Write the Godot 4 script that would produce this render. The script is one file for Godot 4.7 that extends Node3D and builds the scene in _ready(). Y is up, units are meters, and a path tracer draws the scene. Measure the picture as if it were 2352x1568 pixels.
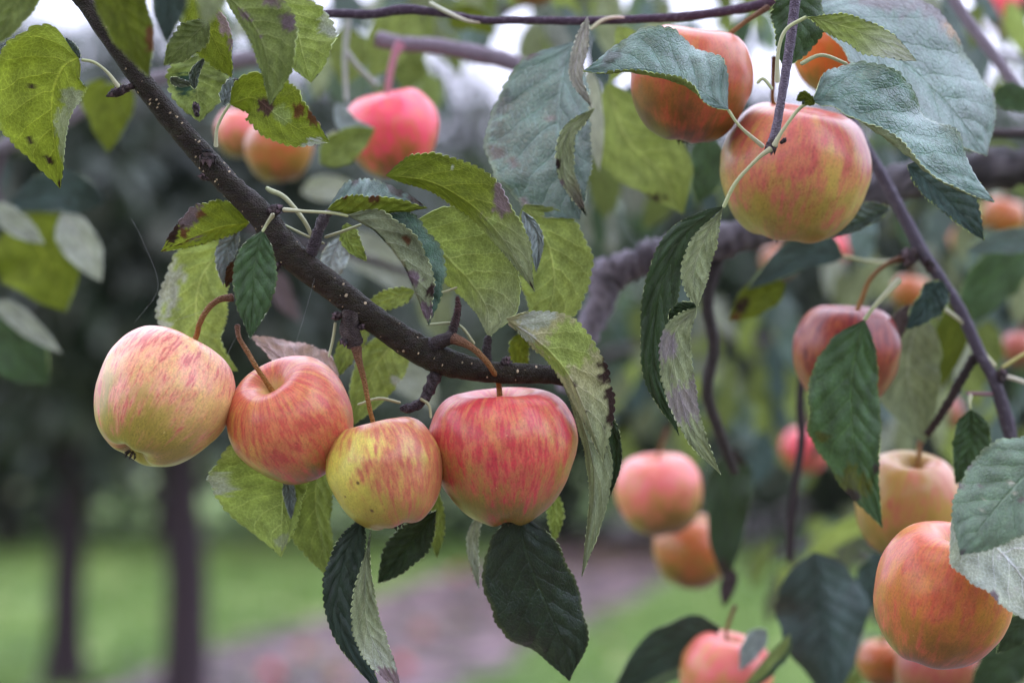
extends Node3D
# An apple tree close up, in an orchard under an overcast sky.
# Outlines are given in units of a 2352 x 1568 drawing of the view; at(x, y, depth) turns one into a point in metres.

const FOC := 5646.0
const EYE := Vector3(0.0, 1.6, 0.0)
const WHITE := Color(1, 1, 1)

# leaf colours (linear): upper sides and undersides
const T_SKY_SHEEN := Color(0.13, 0.28, 0.24)  # leaf green with bluish sky sheen mixed into the base colour
const T_PALE := Color(0.55, 0.68, 0.74)
const T_GREEN := Color(0.075, 0.17, 0.06)
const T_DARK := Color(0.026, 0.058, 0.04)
const T_TEAL := Color(0.07, 0.135, 0.135)
const U_PALE := Color(0.8, 0.86, 0.74)
const U_YELLOW := Color(0.4, 0.5, 0.055)
const U_GREEN := Color(0.54, 0.68, 0.19)
const U_GREY := Color(0.48, 0.55, 0.32)
const U_OLIVE := Color(0.3, 0.38, 0.12)
const BROWN := Color(0.05, 0.028, 0.022)
const RUST := Color(0.16, 0.07, 0.03)
const MAUVE := Color(0.26, 0.19, 0.22)

var rng := RandomNumberGenerator.new()
var soft := FastNoiseLite.new()
var fine := FastNoiseLite.new()
var cells := FastNoiseLite.new()
var M := {}
var used_names := {}


func _ready():
	rng.seed = 7
	soft.seed = 3
	soft.frequency = 1.0
	soft.fractal_octaves = 3
	fine.seed = 11
	fine.frequency = 1.0
	fine.fractal_octaves = 2
	cells.seed = 5
	cells.noise_type = FastNoiseLite.TYPE_CELLULAR
	cells.frequency = 1.0
	cells.fractal_type = FastNoiseLite.FRACTAL_NONE
	cells.cellular_return_type = FastNoiseLite.RETURN_DISTANCE2_SUB

	camera_sky_and_sun()
	materials()
	ground()
	orchard_trees()
	branches_and_leaves()
	apples()
	fallen_apples()
	threads()


func camera_sky_and_sun():
	var cam := Camera3D.new()
	cam.name = "camera"
	cam.position = EYE
	var lens := CameraAttributesPhysical.new()
	lens.frustum_focal_length = 24.0 * FOC / 1568.0
	lens.frustum_focus_distance = 1.19
	lens.frustum_near = 0.05
	lens.frustum_far = 400.0
	lens.exposure_aperture = 4.8
	cam.attributes = lens
	cam.fov = rad_to_deg(2.0 * atan(784.0 / FOC))
	cam.near = 0.05
	cam.far = 400.0
	add_child(cam)
	var env := Environment.new()
	env.background_mode = Environment.BG_SKY
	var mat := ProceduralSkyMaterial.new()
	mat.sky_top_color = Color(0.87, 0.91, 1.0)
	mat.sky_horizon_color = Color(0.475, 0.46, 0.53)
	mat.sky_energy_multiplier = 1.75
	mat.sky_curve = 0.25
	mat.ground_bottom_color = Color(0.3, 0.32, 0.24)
	mat.ground_horizon_color = Color(0.45, 0.45, 0.42)
	mat.sun_angle_max = 1.0
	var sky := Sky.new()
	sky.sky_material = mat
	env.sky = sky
	env.tonemap_mode = Environment.TONE_MAPPER_LINEAR
	env.tonemap_exposure = 1.56
	env.sdfgi_enabled = true
	env.ssao_enabled = true
	env.ssil_enabled = true
	var we := WorldEnvironment.new()
	we.name = "world_environment"
	we.environment = env
	add_child(we)
	var sun := DirectionalLight3D.new()
	sun.name = "sun"
	sun.light_color = Color(1.0, 0.96, 0.94)
	sun.light_energy = 0.25
	sun.light_angular_distance = 40.0
	sun.shadow_enabled = true
	sun.rotation_degrees = Vector3(-58, -28, 0)
	add_child(sun)


# ---------------------------------------------------------------- helpers

func at(x: float, y: float, d: float) -> Vector3:
	return EYE + Vector3((x - 1176.0) / FOC * d, -(y - 784.0) / FOC * d, -d)


func numbered(called: String) -> String:
	var n: int = used_names.get(called, 0)
	used_names[called] = n + 1
	return called if n == 0 else "%s_%03d" % [called, n]


func thing(called: String, label: String, category: String, where := Vector3.ZERO, group := "") -> Node3D:
	var o := Node3D.new()
	o.name = numbered(called)
	o.position = where
	o.set_meta("label", label)
	o.set_meta("category", category)
	if group:
		o.set_meta("group", group)
	add_child(o)
	return o


func put(mesh: Mesh, called: String, parent: Node, label := "") -> MeshInstance3D:
	var o := MeshInstance3D.new()
	o.mesh = mesh
	if parent == self:
		o.name = numbered(called)
	else:
		var counts: Dictionary = parent.get_meta("counts", {}) if parent.has_meta("counts") else {}
		var n: int = counts.get(called, 0)
		counts[called] = n + 1
		parent.set_meta("counts", counts)
		o.name = called if n == 0 else "%s_%03d" % [called, n]
	if label:
		o.set_meta("label", label)
	parent.add_child(o, true)
	return o


func origin_of(n: Node) -> Vector3:
	var p := Vector3.ZERO
	while n is Node3D and n != self:
		p += n.position
		n = n.get_parent()
	return p


func curve(pts: Array, t: float) -> Array:
	# Catmull-Rom through rows of numbers
	var n := pts.size() - 1
	var f := clampf(t, 0.0, 1.0) * n
	var i := mini(int(f), n - 1)
	var u := f - i
	var p1: Array = pts[i]
	var p2: Array = pts[i + 1]
	var out := []
	for k in p1.size():
		var b: float = p1[k]
		var c: float = p2[k]
		var a: float = pts[i - 1][k] if i > 0 else 2.0 * b - c
		var e: float = pts[i + 2][k] if i + 2 <= n else 2.0 * c - b
		out.append(0.5 * (2.0 * b + (c - a) * u + (2.0 * a - 5.0 * b + 4.0 * c - e) * u * u + (3.0 * b - a - 3.0 * c + e) * u * u * u))
	return out


func along(v, t: float) -> float:
	# a number, or an array of numbers spread evenly from base to tip
	if v is Array:
		var f: float = clampf(t, 0.0, 1.0) * (v.size() - 1)
		var i := mini(int(f), v.size() - 2)
		var u := f - i
		u = u * u * (3.0 - 2.0 * u)
		return lerpf(v[i], v[i + 1], u)
	return v


func grid_mesh(am: ArrayMesh, pos: PackedVector3Array, nor: PackedVector3Array, uv: PackedVector2Array, col: PackedColorArray, rows: int, cols: int, flip: bool, mat: Material):
	var idx := PackedInt32Array()
	idx.resize((rows - 1) * (cols - 1) * 6)
	var k := 0
	for i in rows - 1:
		for j in cols - 1:
			var a := i * cols + j
			var b := a + 1
			var c := a + cols
			var e := c + 1
			if flip:
				idx[k] = a; idx[k + 1] = b; idx[k + 2] = c
				idx[k + 3] = b; idx[k + 4] = e; idx[k + 5] = c
			else:
				idx[k] = a; idx[k + 1] = c; idx[k + 2] = b
				idx[k + 3] = b; idx[k + 4] = c; idx[k + 5] = e
			k += 6
	var arr := []
	arr.resize(Mesh.ARRAY_MAX)
	arr[Mesh.ARRAY_VERTEX] = pos
	arr[Mesh.ARRAY_NORMAL] = nor
	arr[Mesh.ARRAY_TEX_UV] = uv
	arr[Mesh.ARRAY_COLOR] = col
	arr[Mesh.ARRAY_INDEX] = idx
	am.add_surface_from_arrays(Mesh.PRIMITIVE_TRIANGLES, arr)
	am.surface_set_material(am.get_surface_count() - 1, mat)


# ---------------------------------------------------------------- materials

func materials():
	leaf_textures()
	var upper := StandardMaterial3D.new()
	upper.albedo_texture = M.tex_upper
	upper.vertex_color_use_as_albedo = true
	upper.roughness = 0.38
	upper.metallic_specular = 0.65
	upper.heightmap_enabled = true
	upper.heightmap_texture = M.tex_relief
	upper.heightmap_scale = 0.16
	upper.transparency = BaseMaterial3D.TRANSPARENCY_ALPHA
	upper.albedo_color = Color(1, 1, 1, 0.5)
	upper.cull_mode = BaseMaterial3D.CULL_DISABLED
	M.upper = upper
	var dense: StandardMaterial3D = upper.duplicate()
	dense.albedo_color = Color(1, 1, 1, 0.96)
	dense.metallic_specular = 0.42
	M.dense = dense
	var sheen: StandardMaterial3D = upper.duplicate()
	sheen.albedo_color = Color(1, 1, 1, 0.94)
	sheen.roughness = 0.31
	sheen.metallic_specular = 0.7
	M.sheen = sheen
	var under := StandardMaterial3D.new()
	under.albedo_texture = M.tex_under
	under.vertex_color_use_as_albedo = true
	under.roughness = 0.8
	under.metallic_specular = 0.35
	under.heightmap_enabled = true
	under.heightmap_texture = M.tex_relief
	under.heightmap_flip_texture = true
	under.heightmap_scale = 0.12
	under.backlight_enabled = true
	under.backlight = Color(0.8, 0.8, 0.58)
	under.cull_mode = BaseMaterial3D.CULL_DISABLED
	M.under = under
	var bark_noise := FastNoiseLite.new()
	bark_noise.seed = 9
	bark_noise.frequency = 0.03
	bark_noise.fractal_octaves = 5
	var bt := NoiseTexture2D.new()
	bt.width = 512
	bt.height = 512
	bt.seamless = true
	bt.noise = bark_noise
	var bark := StandardMaterial3D.new()
	bark.vertex_color_use_as_albedo = true
	bark.roughness = 0.62
	bark.metallic_specular = 0.3
	bark.heightmap_enabled = true
	bark.heightmap_texture = bt
	bark.heightmap_scale = 0.3
	bark.uv1_triplanar = true
	bark.uv1_scale = Vector3(55, 55, 55)
	M.bark = bark
	var green := StandardMaterial3D.new()
	green.vertex_color_use_as_albedo = true
	green.roughness = 0.55
	M.stalk = green
	var matt := StandardMaterial3D.new()
	matt.vertex_color_use_as_albedo = true
	matt.roughness = 0.9
	M.matt = matt
	var far_leaf := StandardMaterial3D.new()
	far_leaf.vertex_color_use_as_albedo = true
	far_leaf.roughness = 0.55
	far_leaf.backlight_enabled = true
	far_leaf.backlight = Color(0.45, 0.5, 0.25)
	far_leaf.cull_mode = BaseMaterial3D.CULL_DISABLED
	M.far_leaf = far_leaf


func leaf_textures():
	var w := 384
	var h := 768
	var up := PackedByteArray()
	var un := PackedByteArray()
	var re := PackedByteArray()
	up.resize(w * h * 3)
	un.resize(w * h * 3)
	re.resize(w * h)
	var k := 0
	for y in h:
		var v := (y + 0.5) / h
		for x in w:
			var c := (x + 0.5) / w * 2.0 - 1.0
			var s := absf(c)
			# lateral veins leave the midrib and sweep towards the tip
			var wob := 0.012 * soft.get_noise_2d(c * 3.0, v * 6.0)
			var q := v - 0.30 * pow(s, 1.25) + 0.09 * s * s * s + wob + (0.066 if c > 0.0 else 0.0)
			var cell := q / 0.132
			var ph := absf(cell - roundf(cell)) * 0.132
			var vw := 0.0075 * (1.0 - 0.75 * s)
			var lat := clampf(1.0 - ph / vw, 0.0, 1.0) * (1.0 - smoothstep(0.8, 1.0, s))
			var mw := 0.045 * (1.0 - 0.72 * v)
			var mid := clampf(1.25 - s / mw, 0.0, 1.0)
			var net := 1.0 - smoothstep(0.02, 0.16, cells.get_noise_2d(c * 11.0, v * 30.0) + 1.0)
			var net2 := 1.0 - smoothstep(0.03, 0.2, cells.get_noise_2d(c * 26.0 + 50.0, v * 70.0) + 1.0)
			var vein := maxf(mid, lat)
			var bulge := sin(ph / 0.066 * PI * 0.5)
			var grain := soft.get_noise_2d(c * 22.0, v * 46.0)
			var blotch := soft.get_noise_2d(c * 2.5 + 20.0, v * 5.0)
			var fine_vein := maxf(net * 0.75, net2 * 0.45)
			var lum := 0.66 + 0.12 * grain + 0.14 * blotch + 0.1 * fine_vein + 0.17 * vein
			var r := lum + 0.07 * fine_vein + 0.06 * vein
			up[k * 3] = int(clampf(r, 0.0, 1.0) * 255.0)
			up[k * 3 + 1] = int(clampf(lum + 0.04 * fine_vein, 0.0, 1.0) * 255.0)
			up[k * 3 + 2] = int(clampf(lum - 0.02 * fine_vein, 0.0, 1.0) * 255.0)
			var lu := 0.7 + 0.09 * grain + 0.12 * blotch + 0.15 * fine_vein + 0.17 * vein
			un[k * 3] = int(clampf(lu + 0.03 * vein, 0.0, 1.0) * 255.0)
			un[k * 3 + 1] = int(clampf(lu, 0.0, 1.0) * 255.0)
			un[k * 3 + 2] = int(clampf(lu + 0.1 * vein + 0.06 * fine_vein, 0.0, 1.0) * 255.0)
			var hgt := 0.55 + 0.3 * bulge * (1.0 - 0.5 * s) - 0.4 * mid - 0.2 * lat - 0.13 * net - 0.07 * net2 + 0.08 * grain
			re[k] = int(clampf(hgt, 0.0, 1.0) * 255.0)
			k += 1
	M.tex_upper = ImageTexture.create_from_image(Image.create_from_data(w, h, false, Image.FORMAT_RGB8, up))
	M.tex_under = ImageTexture.create_from_image(Image.create_from_data(w, h, false, Image.FORMAT_RGB8, un))
	M.tex_relief = ImageTexture.create_from_image(Image.create_from_data(w, h, false, Image.FORMAT_L8, re))


# ---------------------------------------------------------------- leaves

const SHAPE_T := [0.0, 0.025, 0.06, 0.12, 0.22, 0.34, 0.46, 0.58, 0.70, 0.80, 0.88, 0.94, 0.975, 1.0]
const SHAPE_W := [0.02, 0.16, 0.36, 0.61, 0.86, 0.98, 1.0, 0.94, 0.79, 0.59, 0.38, 0.19, 0.08, 0.012]


func leaf_width(t: float, peak: float) -> float:
	t = pow(t, log(0.42) / log(peak))
	for i in SHAPE_T.size() - 1:
		if t <= SHAPE_T[i + 1]:
			var u: float = (t - SHAPE_T[i]) / (SHAPE_T[i + 1] - SHAPE_T[i])
			return lerpf(SHAPE_W[i], SHAPE_W[i + 1], u)
	return 0.012


# A leaf along the rib `pts` (base to tip), wa wide on the left hand of that way and wb on the right.
# aa / ab tilt each half about the rib, ka / kb curl it towards its margin (degrees, towards the viewer).
func leaf(parent: Node3D, pts: Array, d: float, wa: float, wb: float, side: String, top: Color, below: Color, o := {}) -> MeshInstance3D:
	var low: bool = o.get("low", false)
	var seed_of := rng.randf() * 100.0
	var sample := []
	var length := 0.0
	var rib := []
	for p in pts:
		rib.append([p[0], p[1], p[2] if p.size() > 2 else 0.0])
	var last: Array = rib[0]
	for i in 24:
		var q := curve(rib, (i + 1) / 24.0)
		length += Vector2(q[0] - last[0], q[1] - last[1]).length()
		last = q
	var tooth: float = o.get("tooth", 14.0)
	var teeth := maxf(6.0, roundf(length / tooth))
	var rows := 25 if low else int(clampf(teeth * 5.0, 40.0, 190.0)) + 1
	var half := 4 if low else 9
	var cols := half * 2 + 1
	var amp: float = o.get("amp", 6.0) * (0.0 if low else 1.0)
	var peak: float = o.get("peak", 0.42)
	var wav: float = o.get("wav", 16.0)
	var wf: float = o.get("wf", 2.3)
	var px := d / FOC
	var pos := PackedVector3Array()
	pos.resize(rows * cols)
	var root := origin_of(parent)
	var spots: Array = o.get("spots", [])
	var edge_t: Color = o.get("edge", top.lerp(Color(0.34, 0.4, 0.1), 0.45))  # by default a rim highlight is put into the margin colour, both sides
	var edge_u: Color = o.get("edge", below.lerp(Color(0.5, 0.55, 0.22), 0.45))
	var mott: float = o.get("mott", 0.28)
	var tip_t: Color = o.get("tip_t", top)
	var tip_u: Color = o.get("tip", below)
	var ct := PackedColorArray()
	var cu := PackedColorArray()
	ct.resize(rows * cols)
	cu.resize(rows * cols)
	var uv := PackedVector2Array()
	uv.resize(rows * cols)
	for i in rows:
		var t := float(i) / (rows - 1)
		var q := curve(rib, t)
		var q0 := curve(rib, maxf(t - 0.01, 0.0))
		var q1 := curve(rib, minf(t + 0.01, 1.0))
		var tan2 := Vector2(q1[0] - q0[0], -(q1[1] - q0[1]))
		var dz: float = q1[2] - q0[2]
		var t3 := Vector3(tan2.x, tan2.y, dz).normalized()
		tan2 = tan2.normalized()
		var side_dir := Vector3(-tan2.y, tan2.x, 0.0)
		var out_dir := t3.cross(side_dir)
		var base := at(q[0], q[1], d) + Vector3(0, 0, q[2] * px) - root
		var w := leaf_width(t, peak)
		var f := t * teeth
		f -= floorf(f)
		var saw := (f / 0.72 if f < 0.72 else (1.0 - f) / 0.28)
		saw = 1.0 - sqrt(saw)
		for sgn in [1, -1]:
			var full: float = (wa if sgn > 0 else wb) * w * (1.0 + 0.13 * soft.get_noise_2d(t * 3.5 + seed_of, sgn * 7.0))
			var a0: float = along(o.get("aa" if sgn > 0 else "ab", 12.0), t) - sgn * o.get("roll", 0.0)
			var kk: float = along(o.get("ka" if sgn > 0 else "kb", 0.0), t)
			var p := base
			var step := full / half
			var cut: float = amp * saw * smoothstep(0.03, 0.1, t)
			for j in half + 1:
				var s := float(j) / half
				if j > 0:
					var sm := (j - 0.5) / half
					var ang := deg_to_rad(a0 + kk * sm * sm + wav * sm * sin(TAU * wf * t + seed_of + sgn * 1.3) + 16.0 * soft.get_noise_3d(t * 2.6, sm * 1.5, seed_of + sgn))
					var len2 := step
					if j == half:
						len2 = maxf(step - minf(cut, full * 0.4), step * 0.1 - 0.0) if step > cut else step - minf(cut, full * 0.25)
					p += (side_dir * (cos(ang) * sgn) + out_dir * sin(ang)) * len2 * px
				var at_j: int = i * cols + half + sgn * j
				pos[at_j] = p
				uv[at_j] = Vector2(0.5 + 0.5 * s * sgn, t)
				var n1 := soft.get_noise_3d(t * 4.0, s * sgn * 2.0, seed_of)
				var n2 := soft.get_noise_3d(t * 18.0, s * sgn * 7.0, seed_of + 9.0)
				var g := 1.0 + mott * (n1 + 0.5 * n2)
				var a := top.lerp(tip_t, smoothstep(0.45, 0.95, t)) * g
				var b := below.lerp(tip_u, smoothstep(0.45, 0.95, t)) * g
				if j == half and not low:
					a = a.lerp(edge_t, 0.7)
					b = b.lerp(edge_u, 0.7)
				for sp in spots:
					# [t, s, radius in drawing units, colour]
					var dx: float = (t - sp[0]) * length
					var dy: float = (s * sgn - sp[1]) * maxf(full, 20.0)
					var away: float = sqrt(dx * dx + dy * dy) / sp[2] + 0.55 * n2 + 0.45 * n1
					var m := 1.0 - smoothstep(0.75, 1.05, away)
					if m > 0.0:
						var sc: Color = sp[3]
						a = a.lerp(sc, m)
						b = b.lerp(sc * 1.25, m)
				a.a = 1.0
				b.a = 1.0
				ct[at_j] = a
				cu[at_j] = b
	var quilt: float = 0.0 if low else o.get("quilt", 2.8) * px
	if quilt > 0.0:
		var raised := pos.duplicate()
		for i in rows:
			var t := float(i) / (rows - 1)
			for j in cols:
				var c := float(j - half) / half
				var s := absf(c)
				var q := t - 0.30 * pow(s, 1.25) + 0.09 * s * s * s + (0.066 if c > 0.0 else 0.0)
				var cell := q / 0.132
				var ph := absf(cell - roundf(cell))
				var lift := (sin(ph * PI) - 0.4) * smoothstep(0.0, 0.25, s) * (1.0 - smoothstep(0.6, 1.0, s)) - 0.9 * (1.0 - smoothstep(0.0, 0.22, s))
				lift += 1.6 * soft.get_noise_3d(t * 6.0, c * 2.5, seed_of + 31.0)
				var du := pos[i * cols + mini(j + 1, cols - 1)] - pos[i * cols + maxi(j - 1, 0)]
				var dv := pos[mini(i + 2, rows - 1) * cols + j] - pos[maxi(i - 2, 0) * cols + j]
				var n := dv.cross(du)
				if n.length_squared() > 1e-20:
					raised[i * cols + j] += n.normalized() * lift * quilt * (1.0 if side == "T" else -1.0) * smoothstep(0.0, 0.12, t) * smoothstep(1.0, 0.85, t)
		pos = raised
	var nor := PackedVector3Array()
	nor.resize(rows * cols)
	var back := PackedVector3Array()
	back.resize(rows * cols)
	var back_n := PackedVector3Array()
	back_n.resize(rows * cols)
	var thick := 0.00028
	for i in rows:
		for j in cols:
			var du := pos[i * cols + mini(j + 1, cols - 1)] - pos[i * cols + maxi(j - 1, 0)]
			var dv := pos[mini(i + 2, rows - 1) * cols + j] - pos[maxi(i - 2, 0) * cols + j]
			var n := dv.cross(du)
			if n.length_squared() < 1e-20:
				n = nor[(i - 1) * cols + j] if i > 0 else Vector3(0, 0, 1)
			n = n.normalized()
			nor[i * cols + j] = n
			back[i * cols + j] = pos[i * cols + j] - n * thick
			back_n[i * cols + j] = -n
	var am := ArrayMesh.new()
	var front_up := side == "T"
	var over: Material = (M.dense if o.get("solid", false) else M.upper) if not front_up else (M.dense if top.g < 0.2 else M.sheen)
	grid_mesh(am, pos, nor, uv, ct if front_up else cu, rows, cols, true, over if front_up else M.under)
	grid_mesh(am, back, back_n, uv, cu if front_up else ct, rows, cols, false, M.under if front_up else over)
	# the thin rim that joins both faces
	var rp := PackedVector3Array()
	var rn := PackedVector3Array()
	var ru := PackedVector2Array()
	var rc := PackedColorArray()
	var ring := []
	for i in rows:
		ring.append(i * cols)
	for i in rows:
		ring.append((rows - 1 - i) * cols + cols - 1)
	ring.append(0)
	for n in ring.size():
		var g: int = ring[n]
		var inner: int = g + (1 if g % cols == 0 else -1)
		var dir := (pos[g] - pos[inner]).normalized()
		for q in [pos[g], back[g]]:
			rp.append(q)
			rn.append(dir)
			ru.append(uv[g])
			rc.append(cu[g])
	grid_mesh(am, rp, rn, ru, rc, ring.size(), 2, false, M.stalk)
	var made := put(am, "leaf", parent, o.get("label", ""))
	if o.has("pet"):
		var pp := []
		for p in o.pet:
			pp.append([p[0], p[1], o.get("pr", 3.6) * (1.6 if p == o.pet[-1] else 1.0), p[2] if p.size() > 2 else 0.0])
		put(tube_mesh(pp, d, origin_of(made), o.get("pc", Color(0.3, 0.33, 0.16)), o.get("pc2", o.get("pc", Color(0.32, 0.3, 0.2))), M.stalk, 8, 0.06), "petiole", made)
	return made


# ---------------------------------------------------------------- wood

# pts: [x, y, radius, nearer] in drawing units; colours run from first to last point
func tube_mesh(pts: Array, d: float, root: Vector3, c0: Color, c1: Color, mat: Material, sides := 10, rough := 0.12, speck := Color(0, 0, 0, 0), up_tint := Color(0, 0, 0, 0)) -> ArrayMesh:
	var rows4 := []
	for p in pts:
		rows4.append([p[0], p[1], p[2], p[3] if p.size() > 3 else 0.0])
	var px := d / FOC
	var length := 0.0
	var rmin := 1e9
	for i in rows4.size() - 1:
		length += Vector2(rows4[i + 1][0] - rows4[i][0], rows4[i + 1][1] - rows4[i][1]).length()
		rmin = minf(rmin, rows4[i][2])
	var rows := clampi(int(length / maxf(rmin * 0.6, 3.0)), 8, 220) + 1
	var seed_of := rng.randf() * 50.0
	var cols := sides + 1
	var pos := PackedVector3Array()
	var nor := PackedVector3Array()
	var uv := PackedVector2Array()
	var col := PackedColorArray()
	var ref := Vector3(0, 0, 1)
	var spine := []
	for i in rows:
		var q := curve(rows4, float(i) / (rows - 1))
		spine.append([at(q[0], q[1], d) + Vector3(0, 0, q[3] * px) - root, maxf(q[2], 0.05) * px])
	for i in rows:
		var tangent: Vector3 = (spine[mini(i + 1, rows - 1)][0] - spine[maxi(i - 1, 0)][0]).normalized()
		ref = (ref - tangent * ref.dot(tangent)).normalized()
		var bi := tangent.cross(ref)
		var t := float(i) / (rows - 1)
		for j in cols:
			var a := TAU * j / sides
			var dir := ref * cos(a) + bi * sin(a)
			var n := soft.get_noise_3d(cos(a) * 1.2 + seed_of, sin(a) * 1.2, t * length / 28.0)
			var n2 := soft.get_noise_3d(cos(a) * 3.0 + seed_of, sin(a) * 3.0, t * length / 9.0)
			var r: float = spine[i][1] * (1.0 + rough * (n + 0.5 * n2))
			if rough > 0.25:
				r *= 1.0 + 0.13 * sin(t * length / 1.5 + n * 3.0)
			if i == 0 or i == rows - 1:
				r *= 0.55
			pos.append(spine[i][0] + dir * r)
			nor.append(dir)
			uv.append(Vector2(float(j) / sides, t * length / 60.0))
			var c := c0.lerp(c1, t) * (1.0 + 1.6 * rough * (n + n2))
			if up_tint.a > 0.0:
				c = c.lerp(up_tint, up_tint.a * clampf(0.35 + n * 1.4, 0.0, 1.0))
			if speck.a > 0.0 and n2 > 0.33:
				c = c.lerp(speck, speck.a)
			c.a = 1.0
			col.append(c)
	# closed ends
	for e in [0, rows - 1]:
		for j in cols:
			pos.append(spine[e][0])
			nor.append((spine[0][0] - spine[1][0]).normalized() if e == 0 else (spine[rows - 1][0] - spine[rows - 2][0]).normalized())
			uv.append(Vector2.ZERO)
			col.append(col[e * cols])
	var am := ArrayMesh.new()
	# rows in order: end, body, end
	var p2 := pos.slice(rows * cols, (rows + 1) * cols)
	var n2a := nor.slice(rows * cols, (rows + 1) * cols)
	var u2 := uv.slice(rows * cols, (rows + 1) * cols)
	var c2 := col.slice(rows * cols, (rows + 1) * cols)
	p2.append_array(pos.slice(0, rows * cols)); n2a.append_array(nor.slice(0, rows * cols)); u2.append_array(uv.slice(0, rows * cols)); c2.append_array(col.slice(0, rows * cols))
	p2.append_array(pos.slice((rows + 1) * cols)); n2a.append_array(nor.slice((rows + 1) * cols)); u2.append_array(uv.slice((rows + 1) * cols)); c2.append_array(col.slice((rows + 1) * cols))
	grid_mesh(am, p2, n2a, u2, c2, rows + 2, cols, false, mat)
	return am


func wood(parent: Node3D, called: String, pts: Array, d: float, c0: Color, c1: Color, sides := 12, rough := 0.12, speck := Color(0, 0, 0, 0), up_tint := Color(0, 0, 0, 0), label := "") -> MeshInstance3D:
	return put(tube_mesh(pts, d, origin_of(parent), c0, c1, M.bark, sides, rough, speck, up_tint), called, parent, label)


func lenticels(parent: Node3D, pts: Array, d: float, count: int):
	var st := SurfaceTool.new()
	st.begin(Mesh.PRIMITIVE_TRIANGLES)
	var root := origin_of(parent)
	var px := d / FOC
	for n in count:
		var t := rng.randf_range(0.03, 0.93)
		var q := curve(pts, t)
		var q1 := curve(pts, t + 0.01)
		var tan := Vector3(q1[0] - q[0], -(q1[1] - q[1]), 0).normalized()
		var sd := Vector3(-tan.y, tan.x, 0)
		var a := rng.randf_range(-1.4, 1.4)
		var out := sd * sin(a) + Vector3(0, 0, 1) * cos(a)
		var across := tan.cross(out)
		var c: Vector3 = at(q[0], q[1], d) + Vector3(0, 0, (q[3] if q.size() > 3 else 0.0) * px) - root + out * q[2] * px * 0.985
		var l := rng.randf_range(2.2, 5.2) * px
		var w := l * rng.randf_range(0.45, 0.8)
		var tone := rng.randf_range(0.65, 1.25)
		st.set_color(Color(0.3 * tone, 0.23 * tone, 0.16 * tone))
		for k in 8:
			var a0 := TAU * k / 8.0
			var a1 := TAU * (k + 1) / 8.0
			for v in [Vector2.ZERO, Vector2(cos(a1), sin(a1)), Vector2(cos(a0), sin(a0))]:
				var lift := 0.9 * px if v == Vector2.ZERO else -0.4 * px
				st.set_normal((out + 0.6 * (across * v.x + tan * v.y)).normalized())
				st.add_vertex(c + across * v.x * l + tan * v.y * w + out * lift)
	var o := put(st.commit(), "lenticels", parent)
	o.mesh.surface_set_material(0, M.matt)
	o.set_meta("kind", "stuff")


func bud(parent: Node3D, x0: float, y0: float, x1: float, y1: float, r: float, d: float, z := 0.0, c := Color(0.035, 0.024, 0.028)):
	# a spur tipped with overlapping bud scales
	var pts := [[x0, y0, r * 0.75, z], [lerpf(x0, x1, 0.3), lerpf(y0, y1, 0.3), r * 0.8, z + 1], [lerpf(x0, x1, 0.55), lerpf(y0, y1, 0.55), r * 1.1, z + 2], [lerpf(x0, x1, 0.8), lerpf(y0, y1, 0.8), r * 0.8, z + 2], [x1, y1, r * 0.15, z + 2]]
	var b := put(tube_mesh(pts, d, origin_of(parent), c, c * 1.3, M.bark, 9, 0.3, Color(0.2, 0.15, 0.16, 0.6)), "bud", parent)
	var root := origin_of(parent)
	var dir := Vector3(x1 - x0, -(y1 - y0), 0).normalized()
	var st := SurfaceTool.new()
	st.begin(Mesh.PRIMITIVE_TRIANGLES)
	var px := d / FOC
	var sd := Vector3(-dir.y, dir.x, 0)
	for n in 9:
		var t := 0.25 + 0.065 * n
		var a := n * 2.4
		var out := sd * sin(a) + Vector3(0, 0, 1) * cos(a)
		var ac := dir.cross(out)
		var p := at(lerpf(x0, x1, t), lerpf(y0, y1, t), d) + Vector3(0, 0, (z + 2) * px) - root + out * r * 0.8 * px
		var tip := p + dir * r * 1.1 * px + out * r * 0.25 * px
		var tone := 0.7 + 0.25 * (n % 3)
		st.set_color(Color(0.07 * tone, 0.045 * tone, 0.055 * tone))
		for v in [p - ac * r * 0.6 * px, tip, p + ac * r * 0.6 * px, p + out * r * 0.3 * px, p + ac * r * 0.6 * px, tip, p + out * r * 0.3 * px, tip, p - ac * r * 0.6 * px]:
			st.add_vertex(v)
	st.generate_normals()
	var s := put(st.commit(), "bud_scales", b)
	s.mesh.surface_set_material(0, M.matt)


# ---------------------------------------------------------------- apples

const APPLE_R := [0.0, 0.055, 0.11, 0.18, 0.27, 0.40, 0.55, 0.725, 0.875, 0.973, 1.0, 0.965, 0.885, 0.77, 0.63, 0.48, 0.34, 0.22, 0.12, 0.05, 0.0]
const APPLE_Y := [0.54, 0.56, 0.62, 0.71, 0.80, 0.86, 0.845, 0.725, 0.50, 0.25, 0.0, -0.27, -0.52, -0.72, -0.86, -0.94, -0.955, -0.91, -0.84, -0.80, -0.79]


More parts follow.
